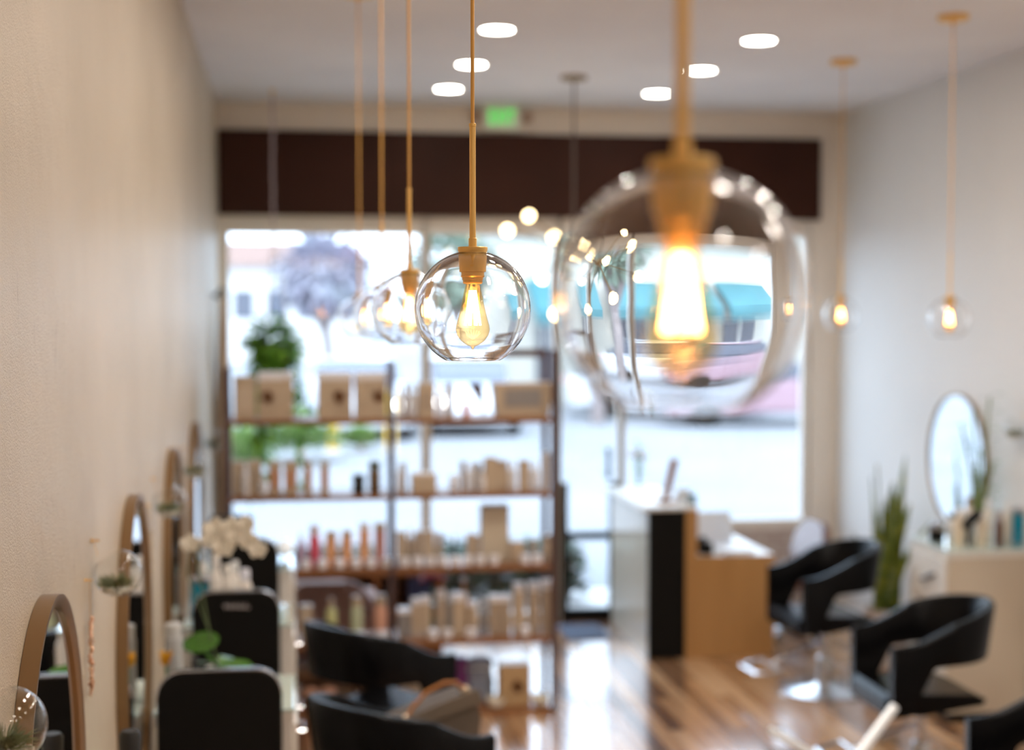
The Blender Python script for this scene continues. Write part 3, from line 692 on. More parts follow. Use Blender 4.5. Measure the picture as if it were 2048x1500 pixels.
# level 3
PP, PR, PO = (.50, .32, .46), (.70, .10, .16), (.72, .36, .18)
row(2, 'left', [('b', 601, 16, 1065, PP, 'lilac bottle'), ('b', 628, 22, 1050, PR, 'crimson bottle', dict(cap=(.75, .6, .6), neck=.7)), ('c', 661, 22, 1062, PO, 'orange carton', dict(top=BE)), ('c', 693, 20, 1060, PO, 'orange carton', dict(top=BE)),
                ('c', 728, 20, 1045, PO, 'tall orange carton', dict(top=WH)), ('c', 759, 22, 1045, PK, 'tall pink carton', dict(top=BE))], .13)
row(2, 'right', [('c', 802, 20, 1062, BE, 'beige carton'), ('b', 820, 14, 1055, BE2, 'tan bottle'), ('c', 836, 16, 1062, BE2, 'tan carton'), ('c', 857, 20, 1060, BE, 'beige carton'), ('c', 877, 14, 1066, BE2, 'slim tan carton'),
                 ('b', 909, 8, 1068, (.02, .02, .04), 'thin black tube'), ('c', 940, 14, 1066, BE, 'slim beige carton'), ('c', 953, 12, 1070, BE2, 'slim tan carton'), ('c', 988, 56, 1008, (.56, .48, .37), 'large plain beige carton', dict(dy=.05)), ('c', 1033, 30, 1082, BE, 'low beige carton'),
                 ('c', 1067, 12, 1078, BE2, 'slim tan carton'), ('b', 1096, 24, 1070, BE, 'beige bottle', dict(cap=BE2, neck=.7))], .13)
def jars(lv, half, xs, word='small white jar shaped front piece', wpx=20, ytop=None, y0=.05):
    for i, px in enumerate(xs):
        Y = YS+y0; z = LV[lv]+.0008; x = P(px, 900, Y).x
        jar(x, Y, z, wpx*.5*Y/F, .05, (.88, .88, .92), '%s, %s from left, %s half of %s shelf' % (word, OD[i], half, SN[lv]), 'small white jar shaped pieces on the %s shelf' % SN[lv])
jars(2, 'left', [610, 643, 678, 711, 741, 773]); jars(2, 'right', [808, 834, 860, 885, 910, 935, 960, 988, 1050, 1075])  # third shelf: jars put in place of round reflecting price tags
# level 4
row(3, 'left', [('c', 610, 26, 1210, BE, 'tan carton'), ('b', 661, 22, 1196, (.55, .55, .25), 'yellow green bottle', dict(cap=BE)), ('b', 712, 24, 1192, (.48, .52, .34), 'sage green bottle', dict(cap=BE, neck=.7)), ('b', 760, 26, 1190, (.72, .38, .26), 'salmon pink bottle', dict(cap=BE, neck=.7))], .13)
row(3, 'right', [('c', 807, 26, 1216, GR, 'grey brown carton with white top', dict(top=WH)), ('c', 830, 16, 1196, BE, 'beige carton with white top', dict(top=WH)), ('c', 850, 20, 1192, BE, 'beige carton', dict(top=WH)), ('c', 881, 18, 1180, BE2, 'tan carton with white top', dict(top=WH)), ('b', 898, 16, 1186, GR, 'grey bottle with white cap', dict(cap=WH)),
                 ('c', 917, 26, 1186, BE, 'wide beige carton with white top', dict(top=WH)), ('c', 945, 18, 1202, BE, 'beige carton with white top', dict(top=WH)), ('b', 966, 18, 1195, GR, 'grey bottle with white cap', dict(cap=WH)), ('c', 988, 22, 1190, BE2, 'tan carton with white top', dict(top=WH)), ('c', 1010, 20, 1190, BE2, 'tan carton with white top', dict(top=WH)),
                 ('c', 1037, 22, 1166, BE, 'tall beige carton with white top', dict(top=WH)), ('c', 1067, 22, 1164, BE2, 'tall tan carton with white top', dict(top=WH)), ('c', 1094, 24, 1160, BE2, 'tallest carton with white top', dict(top=WH))], .12)
jars(3, 'left', [716, 764], wpx=26); jars(3, 'right', [865, 894, 940, 1050])
# level 5
Y = YS+.12
x = P(1027, 1400, Y).x; carton(x, Y, LV[4]+.001, .185, .13, P(1027, 1326, Y).z-LV[4], (.50, .33, .17), 'gold brown flower printed box on the bottom shelf', 'boxes on the bottom shelf', deco=.08, name='gift_box')
bg_ = thing('cloth_bag', 'grey blue cloth bag on bottom shelf beside the gold box', 'bag', (P(962, 1400, Y).x, Y+.08, LV[4]+.001))
bm = N(); hb = P(960, 1320, Y).z-LV[4]
lathe(bm, [(.05, 0), (.075, .03), (.082, .12), (.07, hb*.75), (.085, hb*.88), (.05, hb)], 14)
for v in bm.verts: v.co.x *= 1.1+.08*math.sin(v.co.z*50); v.co.y *= .7
link('bag_body', bm, mat('grey_blue_cloth', (.22, .26, .34), .9, noise=(14, (.40, .42, .50), 3)), bg_)
link('drawstring', tube(N(), [(.075*math.cos(a*PI/8)*1.1, .075*math.sin(a*PI/8)*.72, hb*.77) for a in range(17)], .004, 6), M_white, bg_)
bottle(P(920, 1400, Y).x, Y-.02, LV[4]+.001, .045, P(914, 1312, Y).z-LV[4], (.10, .012, .09), 'tall dark purple bottle on bottom shelf behind the black chair arm', cap=(.10, .02, .10), grp='bottles on the bottom shelf', neck=.8)
for px, lab in ((991, 'white bowl on bottom shelf left of the gold box'), (1082, 'white bowl on bottom shelf right of the gold box')):
    t = thing('bowl', lab, 'bowl', (P(px, 1410, YS+.04).x, YS+.05, LV[4]+.001), 0, 'white bowls on the bottom shelf')
    link('bowl_body', lathe(N(), [(.02, 0), (.045, .01), (.055, .05), (.052, .052), (.042, .015), (0, .01)], 24), M_petal, t)
    link('foot_ring', lathe(N(), [(.022, -.0), (.022, .006)], 20), M_petal, t)
for k, px in enumerate((620, 656)):
    jar(P(px, 1400, Y).x, Y, LV[4]+.001, .045, .13, (.36, .15, .07), 'copper brown canister on bottom shelf, %s of two' % ('left' if k == 0 else 'right'), 'canisters on the bottom shelf', lid=(.5, .25, .15))
# red flower in glass vase behind the products
t = thing('flower_vase', 'glass vase with a red flower standing on the fourth shelf', 'vase', (P(866, 1200, YS+.24).x, YS+.255, LV[3]+.001)); zf = P(866, 1158, YS+.24).z-LV[3]
link('vase', lathe(N(), [(.025, 0), (.032, .01), (.03, .12), (.022, .16)], 20), M_clear, t)
link('stem', tube(N(), [(0, 0, .02), (.0, 0, zf-.03)], .004), M_leaf, t)
bm = N()
for i in range(40): a = i*2.4; leaf(bm, (.0, 0, zf-.02), (math.cos(a), math.sin(a), random.uniform(-.05, .7)), .10 if i < 22 else .06, .05, .1)
tag(link('petals', bm, mat('red_petal', (.62, .008, .012), .5), t), 'bright red flower head')
t = thing('orange_bottle', 'curved orange brown glass bottle beside the red flower', 'bottle', (P(928, 1200, YS+.25).x, YS+.27, LV[3]+.001)); zf = P(925, 1165, YS+.24).z-LV[3]
link('body', lathe(N(), [(.03, 0), (.045, .03), (.045, zf*.6), (.012, zf*.8), (.012, zf)], 24), colmat((.48, .22, .07)), t); link('stopper', ball(N(), (0, 0, zf+.012), .02), colmat(WH), t)

# ------------------------------------------------------------------ behind the shelf: cubby cabinet, sofa
Yc = 9.95
cbx0, cbx1 = P(560, 1200, Yc).x, P(885, 1200, Yc).x; zc = P(700, 1142, Yc).z
t = thing('cubby_cabinet', 'orange brown wooden cubby cabinet behind the display shelf', 'cabinet', ((cbx0+cbx1)/2, Yc+.2, 0)); hw = (cbx1-cbx0)/2
M_cub = mat('orange_wood', (.42, .15, .04), .45, noise=(5, (.34, .12, .035), 4, (.4, 2, 2)))
link('frame', (lambda b: (box(b, -hw, hw, -.2, .2, zc-.04, zc), box(b, -hw, hw, -.2, .2, .04, .08), box(b, -hw, -hw+.03, -.2, .2, 0, zc-.041), box(b, hw-.03, hw, -.2, .2, 0, zc-.041), b)[-1])(N()), M_cub, t, smooth=False)
link('divider', box(N(), hw*.15, hw*.15+.03, -.19, .19, .081, zc-.041), M_cub, t, smooth=False)
link('divider', box(N(), -hw*.4, -hw*.4+.03, -.19, .19, .081, zc-.041), M_cub, t, smooth=False)
link('shelf_board', box(N(), -hw+.031, hw-.031, -.185, .19, zc*.5, zc*.5+.03), M_cub, t, smooth=False)
link('back_panel', box(N(), -hw+.031, hw-.031, .19, .2, .081, zc-.041), M_shelf, t, smooth=False)
for k, px in enumerate((830, 857)):
    xx = P(px, 1170, Yc).x; carton(xx, Yc+.1, zc*.5+.031, .085, .12, .24, (.03, .04, .12), 'navy blue box in the cubby cabinet, %s' % ('left one' if k == 0 else 'right one beside the red flower'), 'navy boxes in the cubby', top=(.04, .05, .14), name='storage_box')
M_sofa = mat('dusty_pink_fabric', (.30, .17, .15), .8, sheen=.3, noise=(30, (.34, .20, .17), 2), bump=(200, .3))
sp = P(655, 1200, 9.32); t = thing('armchair', 'dusty pink waiting armchair seen behind the display shelf', 'armchair', (sp.x-.05, 9.36, 0))
zt = P(655, 1152, 9.32).z
link('backrest', prism(N(), rrect(.62, .30, zt, .16), -.30, -.16, 'xz', .04), M_sofa, t)
for s in (-1, 1): link('armrest', box(N(), s*.31-.06, s*.31+.06, -.17, .30, .16, .58, .05, 4), M_sofa, t)
link('seat', box(N(), -.25, .25, -.16, .30, .20, .43, .05, 4), M_sofa, t)
for sx in (-.26, .26):
    for sy in (-.2, .24): link('leg', lathe(N(), [(.012, 0), (.02, .2)], 12, (sx, sy, 0)), M_shelf, t)

# ------------------------------------------------------------------ hanging plant in the window
hp = P(548, 700, 10.45)
t = thing('hanging_plant', 'leafy green trailing plant hanging in the left window', 'plant', (hp.x, 10.45, hp.z-.08))
link('pot', lathe(N(), [(.05, -.02), (.09, .0), (.115, .12), (.105, .12), (.07, .0), (0, 0)], 28), M_soil, t)
H = CEIL-(hp.z-.08)
bm = N()
for k in range(3):
    a = k*2*PI/3; tube(bm, [(.11*math.cos(a), .11*math.sin(a), .12), (.02*math.cos(a), .02*math.sin(a), .75), (0, 0, .95)], .004, 6)
link('hanger_cord', bm, mat('pale_rope', (.62, .55, .5), .9), t)
bm = N(); tube(bm, [(0, 0, .94), (0, 0, H-.04)], .006, 6)
z_ = .95
while z_ < H-.05: ball(bm, (random.uniform(-.004, .004), 0, z_), .012, (1, 1, 1.3), 1); z_ += .035
link('macrame_rope', bm, mat('lilac_rope', (.50, .42, .45), .9), t)
link('ceiling_hook', lathe(N(), [(.02, H), (.02, H-.01), (.005, H-.015), (.005, H-.05)], 16), M_brass, t)
bm = N()
for _ in range(420):
    v = Vector((random.gauss(0, 1), random.gauss(0, 1), random.gauss(0, .8))).normalized()*random.uniform(.06, .18)
    leaf(bm, (v.x, v.y, .14+v.z), (v.x, v.y, v.z*.6+.02), .085, .055, .5)
for k in range(16):
    a = random.uniform(0, 2*PI); L = random.uniform(.3, 1.15); rr = random.uniform(.10, .23)
    for j in range(int(L/.028)):
        q = j*.028; xx = rr*math.cos(a)*min(1, .35+q*1.5)+.03*math.sin(q*9+k); yy = .22*math.sin(a)*min(1, .4+q)
        leaf(bm, (xx, yy, .12-q), (random.uniform(-1, 1), random.uniform(-1, 1), -.2), .075, .05, .6)
link('foliage', bm, M_vine_backlit, t)

# ------------------------------------------------------------------ robe on the hook beside the storefront
hk = PX(428, 600, XL+.05); Yk = 10.3
zk = P(432, 592, Yk).z
t = thing('hanging_robe', 'beige robe hanging from a dark hook on left wall by the storefront', 'robe', (XL, Yk, zk))
bm = N(); tube(bm, [(.0, 0, 0), (.06, 0, -.01), (.075, 0, .02), (.07, 0, .05)], .009, 8); tube(bm, [(.0, -.03, 0), (.05, -.09, .03), (.06, -.1, .06)], .008, 8); tag(link('coat_hook', bm, M_black, t), 'dark double hook')
L = zk-P(432, 1040, Yk).z; bm = N(); rings = []
for i in range(14):
    q = i/13; z = -.01-q*L; wv = .05+.11*min(1, q*2); dp = .02+.03*min(1, q*2)
    rings.append([bm.verts.new((.062+dp*math.sin(2*PI*k/28)*(1+.25*math.sin(k*2.2)), wv*math.cos(2*PI*k/28), z)) for k in range(28)])
for A, B in zip(rings, rings[1:]):
    for k in range(28): j = (k+1) % 28; bm.faces.new((A[k], A[j], B[j], B[k]))
bm.faces.new(rings[0]); bm.faces.new(rings[-1])
link('robe_cloth', bm, mat('beige_cloth', (.50, .39, .29), .9, noise=(5, (.58, .47, .36), 3, (1, 3, .4))), t)

# ------------------------------------------------------------------ styling chairs
def make_chair():
    t = thing('styling_chair', '', 'chair')
    # swept tub shell: plan curve from one arm front, round the back, to the other
    n = 60; pts = []
    for i in range(n+1):
        s = -1+2*i/n; a = abs(s)
        if a > .42:                      # straight arm
            q = (a-.42)/.58; x = -.06+q*.36; y = .30-.012*q
        else:
            th = a/.42*PI/2; x = -.06-.27*math.cos(th)*1.0; y = .30*math.sin(th)
        pts.append((x, y if s > 0 else -y, a))
    bm = N(); rings = []
    for x, y, a in pts:
        top = .745+.175*(1-a)**.9 if a < 1 else .745
        top = .745+.18*(.5+.5*math.cos(PI*min(1, a*1.02)))*1.0
        lean = .10*(1-a)
        if a > .84: bot = .41
        elif a > .62: bot = .41+(.84-a)/.22*.235
        else: bot = .645+.03*(1-a/.62)
        nx, ny = (x+.06), y
        if a > .42: nx, ny = 0, (1 if y > 0 else -1)
        L = math.hypot(nx, ny) or 1; nx /= L; ny /= L; th = .026
        cx = -1 if a < .42 else -.35
        tx, ty = nx*lean*.6, ny*lean*.25
        r_ = []
        for (o, z, ln) in ((th, bot, 0), (th, top-.012, 1), (th*.6, top, 1), (-th*.6, top, 1), (-th, top-.012, 1), (-th, bot, 0)):
            r_.append(bm.verts.new((x+nx*o+tx*ln*(top-bot)/.3, y+ny*o+ty*ln, z)))
        rings.append(r_)
    for A, B in zip(rings, rings[1:]):
        for k in range(6): j = (k+1) % 6; bm.faces.new((A[k], A[j], B[j], B[k]))
    bm.faces.new(rings[0]); bm.faces.new(rings[-1])
    link('armrest_back', bm, M_leather, t, sharp=50)
    bm = N(); prism(bm, [(-.27, .47), (-.25, .44), (.10, .40), (.31, .40), (.325, .43), (.32, .48), (.29, .51), (-.20, .495)], -.262, .262, 'xz', .012)
    link('seat', bm, M_leather, t)
    link('column', lathe(N(), [(.028, .05), (.028, .40), (.10, .401)], 24), M_chrome, t)
    link('pump_collar', lathe(N(), [(.05, .05), (.05, .19), (.042, .21), (.034, .215)], 24), M_chrome, t)
    link('base_plate', lathe(N(), [(.29, .0), (.29, .012), (.24, .022), (.08, .035), (.05, .055)], 48), M_chrome, t)
    bm = N(); tube(bm, [(-.04, .03, .16), (-.18, .12, .17), (-.28, .16, .20)], .008, 8); ball(bm, (-.29, .163, .205), .018); link('pump_lever', bm, M_chrome, t)
    ft = link('footrest', tube(N(), [(.03, .0, .30), (.22, -.0, .24), (.36, -.0, .18)], .013, 10), M_chrome, t)
    bm = N(); tube(bm, [(.36, -.15, .18), (.44, -.15, .16), (.50, -.12, .155), (.50, .12, .155), (.44, .15, .16), (.36, .15, .18), (.36, -.15, .18)], .012, 8); link('foot_bar', bm, M_chrome, ft)
    return t
cp0 = make_chair()
for c_ in cp0.children:
    if c_.name.split('.')[0] in ('armrest_back', 'seat'): c_.scale = (.88, .88, 1)
chs = [(.39, 5.66, .62, 'black leather styling chair nearest on the left, handbag on its seat'), (.39, 7.02, .62, 'black leather styling chair on the left in front of the display shelf'),
       (3.27, 8.85, PI+.10, 'black leather styling chair on the right beside the wooden desk'), (3.10, 7.02, PI+.0, 'black leather styling chair in front of the right cream station'),
       (2.88, 5.27, PI-.10, 'black leather styling chair cut off at the bottom right corner')]
for i, (x, y, rz, lab) in enumerate(chs):
    o = cp0 if i == 0 else dup(cp0, (x, y, 0), rz)
    o.location = (x, y, 0); o.rotation_euler = (0, 0, rz); tag(o, lab, 'chair', 'black styling chairs')
t = thing('footrest_stand', 'bright metal V shaped footrest standing before the bottom right chair', 'footrest', (0, 0, 0))
ap = P(1692, 1545, 6.15); t.location = (ap.x, ap.y, 0); o_ = Vector((ap.x, ap.y, 0))
M_alu = mat('pale_metal', (.82, .86, .9), .35, .35)
link('base_plate', lathe(N(), [(.12, 0), (.12, .01), (.05, .02), (.018, .03)], 32), M_chrome, t)
link('post', lathe(N(), [(.016, .02), (.016, ap.z)], 16), M_chrome, t)
for px, py, Y in ((1790, 1412, 6.35), (1540, 1460, 6.05)):
    e = P(px, py, Y)-o_; a_ = ap-o_; link('foot_bar', tube(N(), [a_, a_+(e-a_)*.5, e], .021, 10, .45), M_alu, t)
# ------------------------------------------------------------------ handbag on the seat of the nearest left chair
t = thing('handbag', 'taupe handbag with tan handle on the nearest left chair', 'bag', (.54, 5.88, .512), .35)
M_tau = mat('taupe_leather', (.10, .08, .062), .55, bump=(150, .2), noise=(20, (.115, .09, .07), 2)); M_tan = mat('tan_leather', (.50, .20, .06), .45)
bm = N(); prism(bm, [(-.19, .0), (.18, .0), (.20, .22), (.17, .335), (.02, .30), (-.17, .25), (-.20, .15)], -.075, .075, 'xz', .02); link('body', bm, M_tau, t)
bm = N(); prism(bm, [(-.185, .205), (.195, .285), (.172, .345), (.02, .31), (-.17, .26)], -.088, -.078, 'xz', .003); tag(link('flap', bm, mat('taupe_light', (.15, .12, .09), .5), t), 'lighter front flap')
pts = [(-.13, -.06, .255), (-.10, -.06, .30), (-.04, -.055, .35), (.04, -.05, .375), (.09, -.05, .372), (.13, -.055, .335)]
hd = link('handle', tube(N(), pts, .011, 8, .6), M_tan, t)
for p in (pts[0], pts[-1]): link('handle_ring', ball(N(), p, .02, (1, .5, 1)), mat('pale_brass', (.75, .6, .42), .3, .7), hd)

# ------------------------------------------------------------------ reception desk
Yd = 9.8
dx0, dx1, dx2 = P(1297, 1150, Yd).x, P(1371, 1150, Yd).x, P(1550, 1150, Yd).x
zc1, zc2 = P(1330, 1014, Yd).z, P(1450, 1112, Yd).z
dxm = P(1395, 1150, Yd).x; Ye = YB-.12
t = thing('reception_desk', 'maple reception desk with black end panel and raised counter', 'desk', (dx0, Yd, 0)); q = lambda v: v-dx0
tag(link('end_panel', box(N(), 0, q(dx1), 0, .03, 0, zc1-.025, .003), M_black, t, smooth=False), 'black end panel')
tag(link('side_panel', box(N(), .0, .025, .031, Ye-Yd, .0, zc1-.025), mat('pale_gloss_panel', (.66, .60, .50), .2, coat=.4), t, smooth=False), 'pale gloss aisle panel')
link('wood_upright', box(N(), q(dx1)+.001, q(dxm), .0, Ye-Yd, 0, zc1-.026, .002), M_wood, t, smooth=False)
link('wood_panel', box(N(), q(dxm)+.001, q(dx2), .0, .03, 0, zc2, .003), M_wood, t, smooth=False)
link('worktop', box(N(), q(dxm)+.001, q(dx2), .031, Ye-Yd, zc2-.035, zc2-.003, .002), M_white, t, smooth=False)
tag(link('counter_top', box(N(), -.05, q(dxm)-.002, -.01, Ye-Yd, zc1-.024, zc1, .003), M_white, t, smooth=False), 'white raised counter')
link('far_panel', box(N(), q(dxm)+.001, q(dx2), Ye-Yd-.03, Ye-Yd, 0, zc2-.036), M_wood, t, smooth=False)
# wooden sign board leaning on counter
sp_ = P(1336, 1000, Yd+.22)
t = thing('menu_board', 'slanted brown wooden menu board on the desk counter', 'sign', (P(1322, 1000, Yd+.25).x, Yd+.25, zc1+.001)); hh = P(1345, 918, Yd+.25).z-zc1
link('board', prism(N(), [(0, 0), (.05, 0), (.125, hh), (.065, hh)], -.012, .006, 'xz', .003), mat('warm_wood', (.33, .15, .07), .5, noise=(6, (.27, .12, .055), 3, (1, 1, .2))), t)
link('rest', box(N(), -.03, .11, -.03, .05, 0, .018, .003), mat('warm_wood'), t)
# flowers in vase
fp = P(1276, 960, Yd+.75); t = thing('counter_flowers', 'pale flowers in a glass vase at the far end of the counter', 'vase', (P(1277, 1000, Yd+.72).x, Yd+.72, zc1+.001))
link('vase', lathe(N(), [(.03, 0), (.045, .02), (.04, .12), (.03, .16)], 20), M_clear, t)
bm = N(); 
for k in range(5): tube(bm, [(0, 0, .02), (.03*math.cos(k*1.3), .03*math.sin(k*1.3), .28)], .003, 5)
for k in range(16): leaf(bm, (.02*math.cos(k), .02*math.sin(k), .15+.015*k), (math.cos(k*2.4), math.sin(k*2.4), .6), .07, .03)
link('stems', bm, M_leaf, t); bm = N()
for k in range(5):
    for j in range(8): leaf(bm, (.045*math.cos(k*1.3), .04*math.sin(k*1.3), .26+.03*(k % 2)), (math.cos(j*.8), math.sin(j*.8), .4), .05, .04, 0)
link('petals', bm, mat('peach_petal', (.72, .52, .42), .6), t)
# small counter things
carton(P(1365, 1000, Yd+.3).x, Yd+.30, zc1+.001, .09, .08, .09, (.72, .76, .82), 'small white card box on the counter right of the menu board', 'desk items', name='card_box')
t = thing('card_holder', 'small dark teal card holder on the counter edge', 'holder', (P(1385, 1000, Yd+.12).x, Yd+.12, zc1+.001)); link('tray', box(N(), -.03, .03, -.02, .03, 0, .012, .002), colmat((.05, .12, .14)), t); link('cards', box(N(), -.025, .025, -.002, .012, .012, .07), colmat((.12, .22, .26)), t)
# papers, laptop
t = thing('laptop', 'open white laptop on the reception desk worktop', 'laptop', (P(1432, 1100, Yd+.4).x, Yd+.42, zc2-.002))
link('keyboard_base', box(N(), -.16, .16, -.11, .11, 0, .016, .004), colmat((.75, .77, .82)), t)
bm = N(); box(bm, -.16, .16, -.004, .004, 0, .22, .003); bmesh.ops.transform(bm, matrix=Matrix.Translation((0, .115, .012)) @ Matrix.Rotation(-.25, 4, 'X'), verts=bm.verts[:]); link('screen', bm, colmat((.72, .76, .84)), t)
t = thing('desk_organiser', 'black curved phone standing on the desk beside the tall wood panel', 'phone', (P(1408, 1080, Yd+.16).x, Yd+.17, zc2-.002))
bm = N(); prism(bm, [(-.09, 0), (.09, 0), (.08, .035), (-.08, .085)], -.045, .045, 'yz', .006); link('base', bm, M_black, t)
link('handset', tube(N(), [(-.02, -.08, .10), (-.02, -.05, .115), (-.02, .05, .075), (-.02, .08, .05)], [.022, .013, .013, .022], 10), M_black, t)
t = thing('paper_stack', 'stack of white papers spread on the desk worktop', 'papers', (P(1470, 1108, Yd+.15).x, Yd+.17, zc2-.002))
for k in range(4):
    bm = N(); box(bm, -.11, .11, -.10, .10, k*.006, k*.006+.005); bmesh.ops.rotate(bm, cent=(0, 0, 0), matrix=Matrix.Rotation(.12*k-.2, 3, 'Z'), verts=bm.verts[:]); link('sheet', bm, colmat((.82, .82, .84)), t)
# desk chair behind desk
M_brn = mat('brown_leather', (.16, .06, .04), .3, 0, .6, coat=.3)
dc = P(1590, 1100, 10.15); t = thing('office_chair', 'brown leather office chair with tall back beside the reception desk', 'chair', (dc.x+.03, 10.15, 0), .12)
zt = P(1600, 1040, 10.1).z
bm = N(); prism(bm, rrect(.44, .52, zt, .12), -.03, .03, 'yz', .02); bmesh.ops.transform(bm, matrix=Matrix.Translation((.02, 0, .50)) @ Matrix.Rotation(.32, 4, 'Y') @ Matrix.Translation((0, 0, -.50)), verts=bm.verts[:]); link('backrest', bm, M_brn, t)
link('seat', box(N(), -.32, .06, -.22, .22, .42, .50, .03, 3), M_brn, t)
link('column', lathe(N(), [(.025, .08), (.025, .42)], 16, (-.12, 0, 0)), M_chrome, t)
for k in range(5):
    a = k*2*PI/5; lg = link('leg', tube(N(), [(-.12, 0, .10), (-.12+.26*math.cos(a), .26*math.sin(a), .06)], [.022, .014], 8), M_chrome, t); link('caster', ball(N(), (-.12+.26*math.cos(a), .26*math.sin(a), .028), .028), M_black, lg)
# door mat
tag(link('door_mat', box(N(), P(1128, 1260, 10.6).x, P(1215, 1260, 10.6).x, 10.45, 10.95, .001, .012, .003), mat('blue_grey_mat', (.07, .09, .14), .9), smooth=False), 'dark blue grey door mat on the floor inside the glass door', 'mat')

# ------------------------------------------------------------------ snake plant
t = thing('snake_plant', 'tall snake plant in pale pot by the right wall', 'plant', (3.88, 9.35, 0))
zp = .40
link('pot', lathe(N(), [(.11, 0), (.13, .02), (.15, zp), (.135, zp), (.115, .05), (0, .05)], 32), mat('pale_pot', (.62, .52, .46), .5), t)
link('soil', lathe(N(), [(0, zp-.04), (.13, zp-.04), (.13, zp-.03), (0, zp-.025)], 24), colmat((.08, .05, .03)), t)
M_snake = mat('snake_leaf', (.05, .10, .015), .4, noise=(9, (.26, .27, .04), 3, (1, 1, 3)))
for k in range(17):
    a = k*2.4; r0 = .02+.055*random.random(); tilt = random.uniform(.0, .10); Lh = [1.05, .98, .80, .86, .72, .60, .75, .5, .68, .9, .45, .55, .4, .62, .5, .35, .7][k]
    if k > 12: tilt = .42
    bm = N(); prev = None; da = Vector((math.cos(a), math.sin(a), 0)); sd = Vector((-math.sin(a+1), math.cos(a+1), 0)); nn = Vector((math.cos(a+1), math.sin(a+1), 0))
    for j in range(9):
        qq = j/8; c = da*(r0+tilt*Lh*qq*qq)+Vector((0, 0, zp-.04+Lh*qq)); wv = .040*(1-abs(qq*1.3-.45)**2.2*.9)*(1 if j < 8 else .08)
        tw = sd*math.cos(qq*.8)+nn*math.sin(qq*.8); n2 = nn*.003
        row_ = [bm.verts.new(c-tw*wv), bm.verts.new(c+n2*2-nn*.008), bm.verts.new(c+tw*wv), bm.verts.new(c-nn*.012)]
        if prev:
            for z in range(4): y = (z+1) % 4; bm.faces.new((prev[z], prev[y], row_[y], row_[z]))
        else: bm.faces.new(row_)
        prev = row_
    bm.faces.new(prev); link('leaf', bm, M_snake, t)

# ------------------------------------------------------------------ things on the right station
zS = ST+.001
def sx(px, Y): return P(px, 1060, Y).x
rs = [(1884, 8.30, .035, .10, (.5, .52, .55), 'short silver canister at the left corner of the right station', M_chrome),]
t = thing('silver_canister', 'short silver canister at left corner of the right station', 'jar', (3.76, 8.32, zS)); link('body', lathe(N(), [(.04, 0), (.045, .01), (.045, .07)], 24), M_black, t); link('lid', lathe(N(), [(.048, .07), (.048, .095), (.02, .11), (.008, .125)], 24), M_chrome, t)
CR = (.72, .60, .44)
g_ = 'bottles on the right station'
bottle(sx(1918, 8.12), 8.12, zS, .028, .22, CR, 'cream bottle at left front of the right station', cap=(.8, .75, .7), grp=g_, neck=.5)
bottle(sx(1938, 8.25), 8.25, zS, .030, .27, (.78, .70, .60), 'tall pale bottle behind the black dryer on the right station', cap=(.3, .25, .2), grp=g_, neck=.5)
bottle(sx(1962, 8.10), 8.10, zS, .026, .20, CR, 'cream bottle just left of the brown bottle on right station', cap=(.85, .8, .75), grp=g_, neck=.6)
bottle(sx(1975, 8.28), 8.28, zS, .028, .25, (.74, .68, .58), 'tall pale bottle behind the brown bottle', cap=(.8, .8, .8), grp=g_, neck=.5)
bottle(sx(1998, 8.10), 8.10, zS, .024, .20, (.12, .045, .02), 'dark brown bottle on the right station', cap=(.35, .25, .2), grp=g_, neck=.6)
bottle(sx(2016, 8.22), 8.22, zS, .026, .24, (.74, .66, .56), 'pale bottle between brown bottle and blue jar', cap=(.85, .82, .8), grp=g_, neck=.5)
bottle(sx(1905, 8.34), 8.36, zS, .026, .16, (.70, .66, .62), 'small pale bottle at the rear left of the right station', cap=(.2, .2, .2), grp=g_, neck=.6)
def barb(x, y, z, r, h, lab):
    t = thing('disinfectant_jar', lab, 'jar', (x, y, z), 0, 'blue disinfectant jars')
    link('liquid', lathe(N(), [(r*.95, .006), (r, .012), (r, h*.82)], 28), mat('blue_liquid', (.0, .22, .34), .15, 0, .6, noise=(3, (.0, .26, .38), 1)), t)
    link('glass', lathe(N(), [(r*1.03, 0), (r*1.06, .01), (r*1.06, h*.86)], 28), M_clear, t); link('lid', lathe(N(), [(r*1.1, h*.86), (r*1.1, h*.94), (r*.3, h*.96), (r*.3, h)], 24), M_chrome, t)
barb(sx(2042, 8.12)+.005, 8.14, zS, .045, .22, 'blue disinfectant jar at the right edge of the picture')
t = thing('hair_dryer', 'black hair dryer leaning among bottles on the right station', 'hair dryer', (sx(1945, 8.06), 8.075, zS))
link('handle', tube(N(), [(-.02, 0, .012), (-.015, 0, .06), (-.01, 0, .12)], [.013, .014, .016], 12), M_black, t)
link('barrel', tube(N(), [(-.035, 0, .13), (.0, 0, .16), (.035, 0, .19), (.05, 0, .20)], [.022, .03, .028, .022], 16), M_black, t)
link('nozzle', tube(N(), [(-.034, 0, .131), (-.052, 0, .116)], [.022, .017], 16), M_blackrim, t)
t = thing('bamboo_plant', 'slender bamboo plant in a vase on right station beside the oval mirror', 'plant', (4.05, 8.36, zS))
link('vase', lathe(N(), [(.035, 0), (.045, .02), (.035, .15), (.03, .17)], 24), M_clear, t)
bm = N(); tops = []
for k in range(6):
    a = k*1.05; tx, ty, tz = .10*math.cos(a)-.03, .06*math.sin(a), .45+.10*k*.8; tops.append((tx, ty, tz)); tube(bm, [(.01*math.cos(a), .01*math.sin(a), .02), (tx*.5, ty*.5, tz*.6), (tx, ty, tz)], .006, 8)
link('stalks', bm, mat('stalk_green', (.18, .24, .08), .5), t); bm = N()
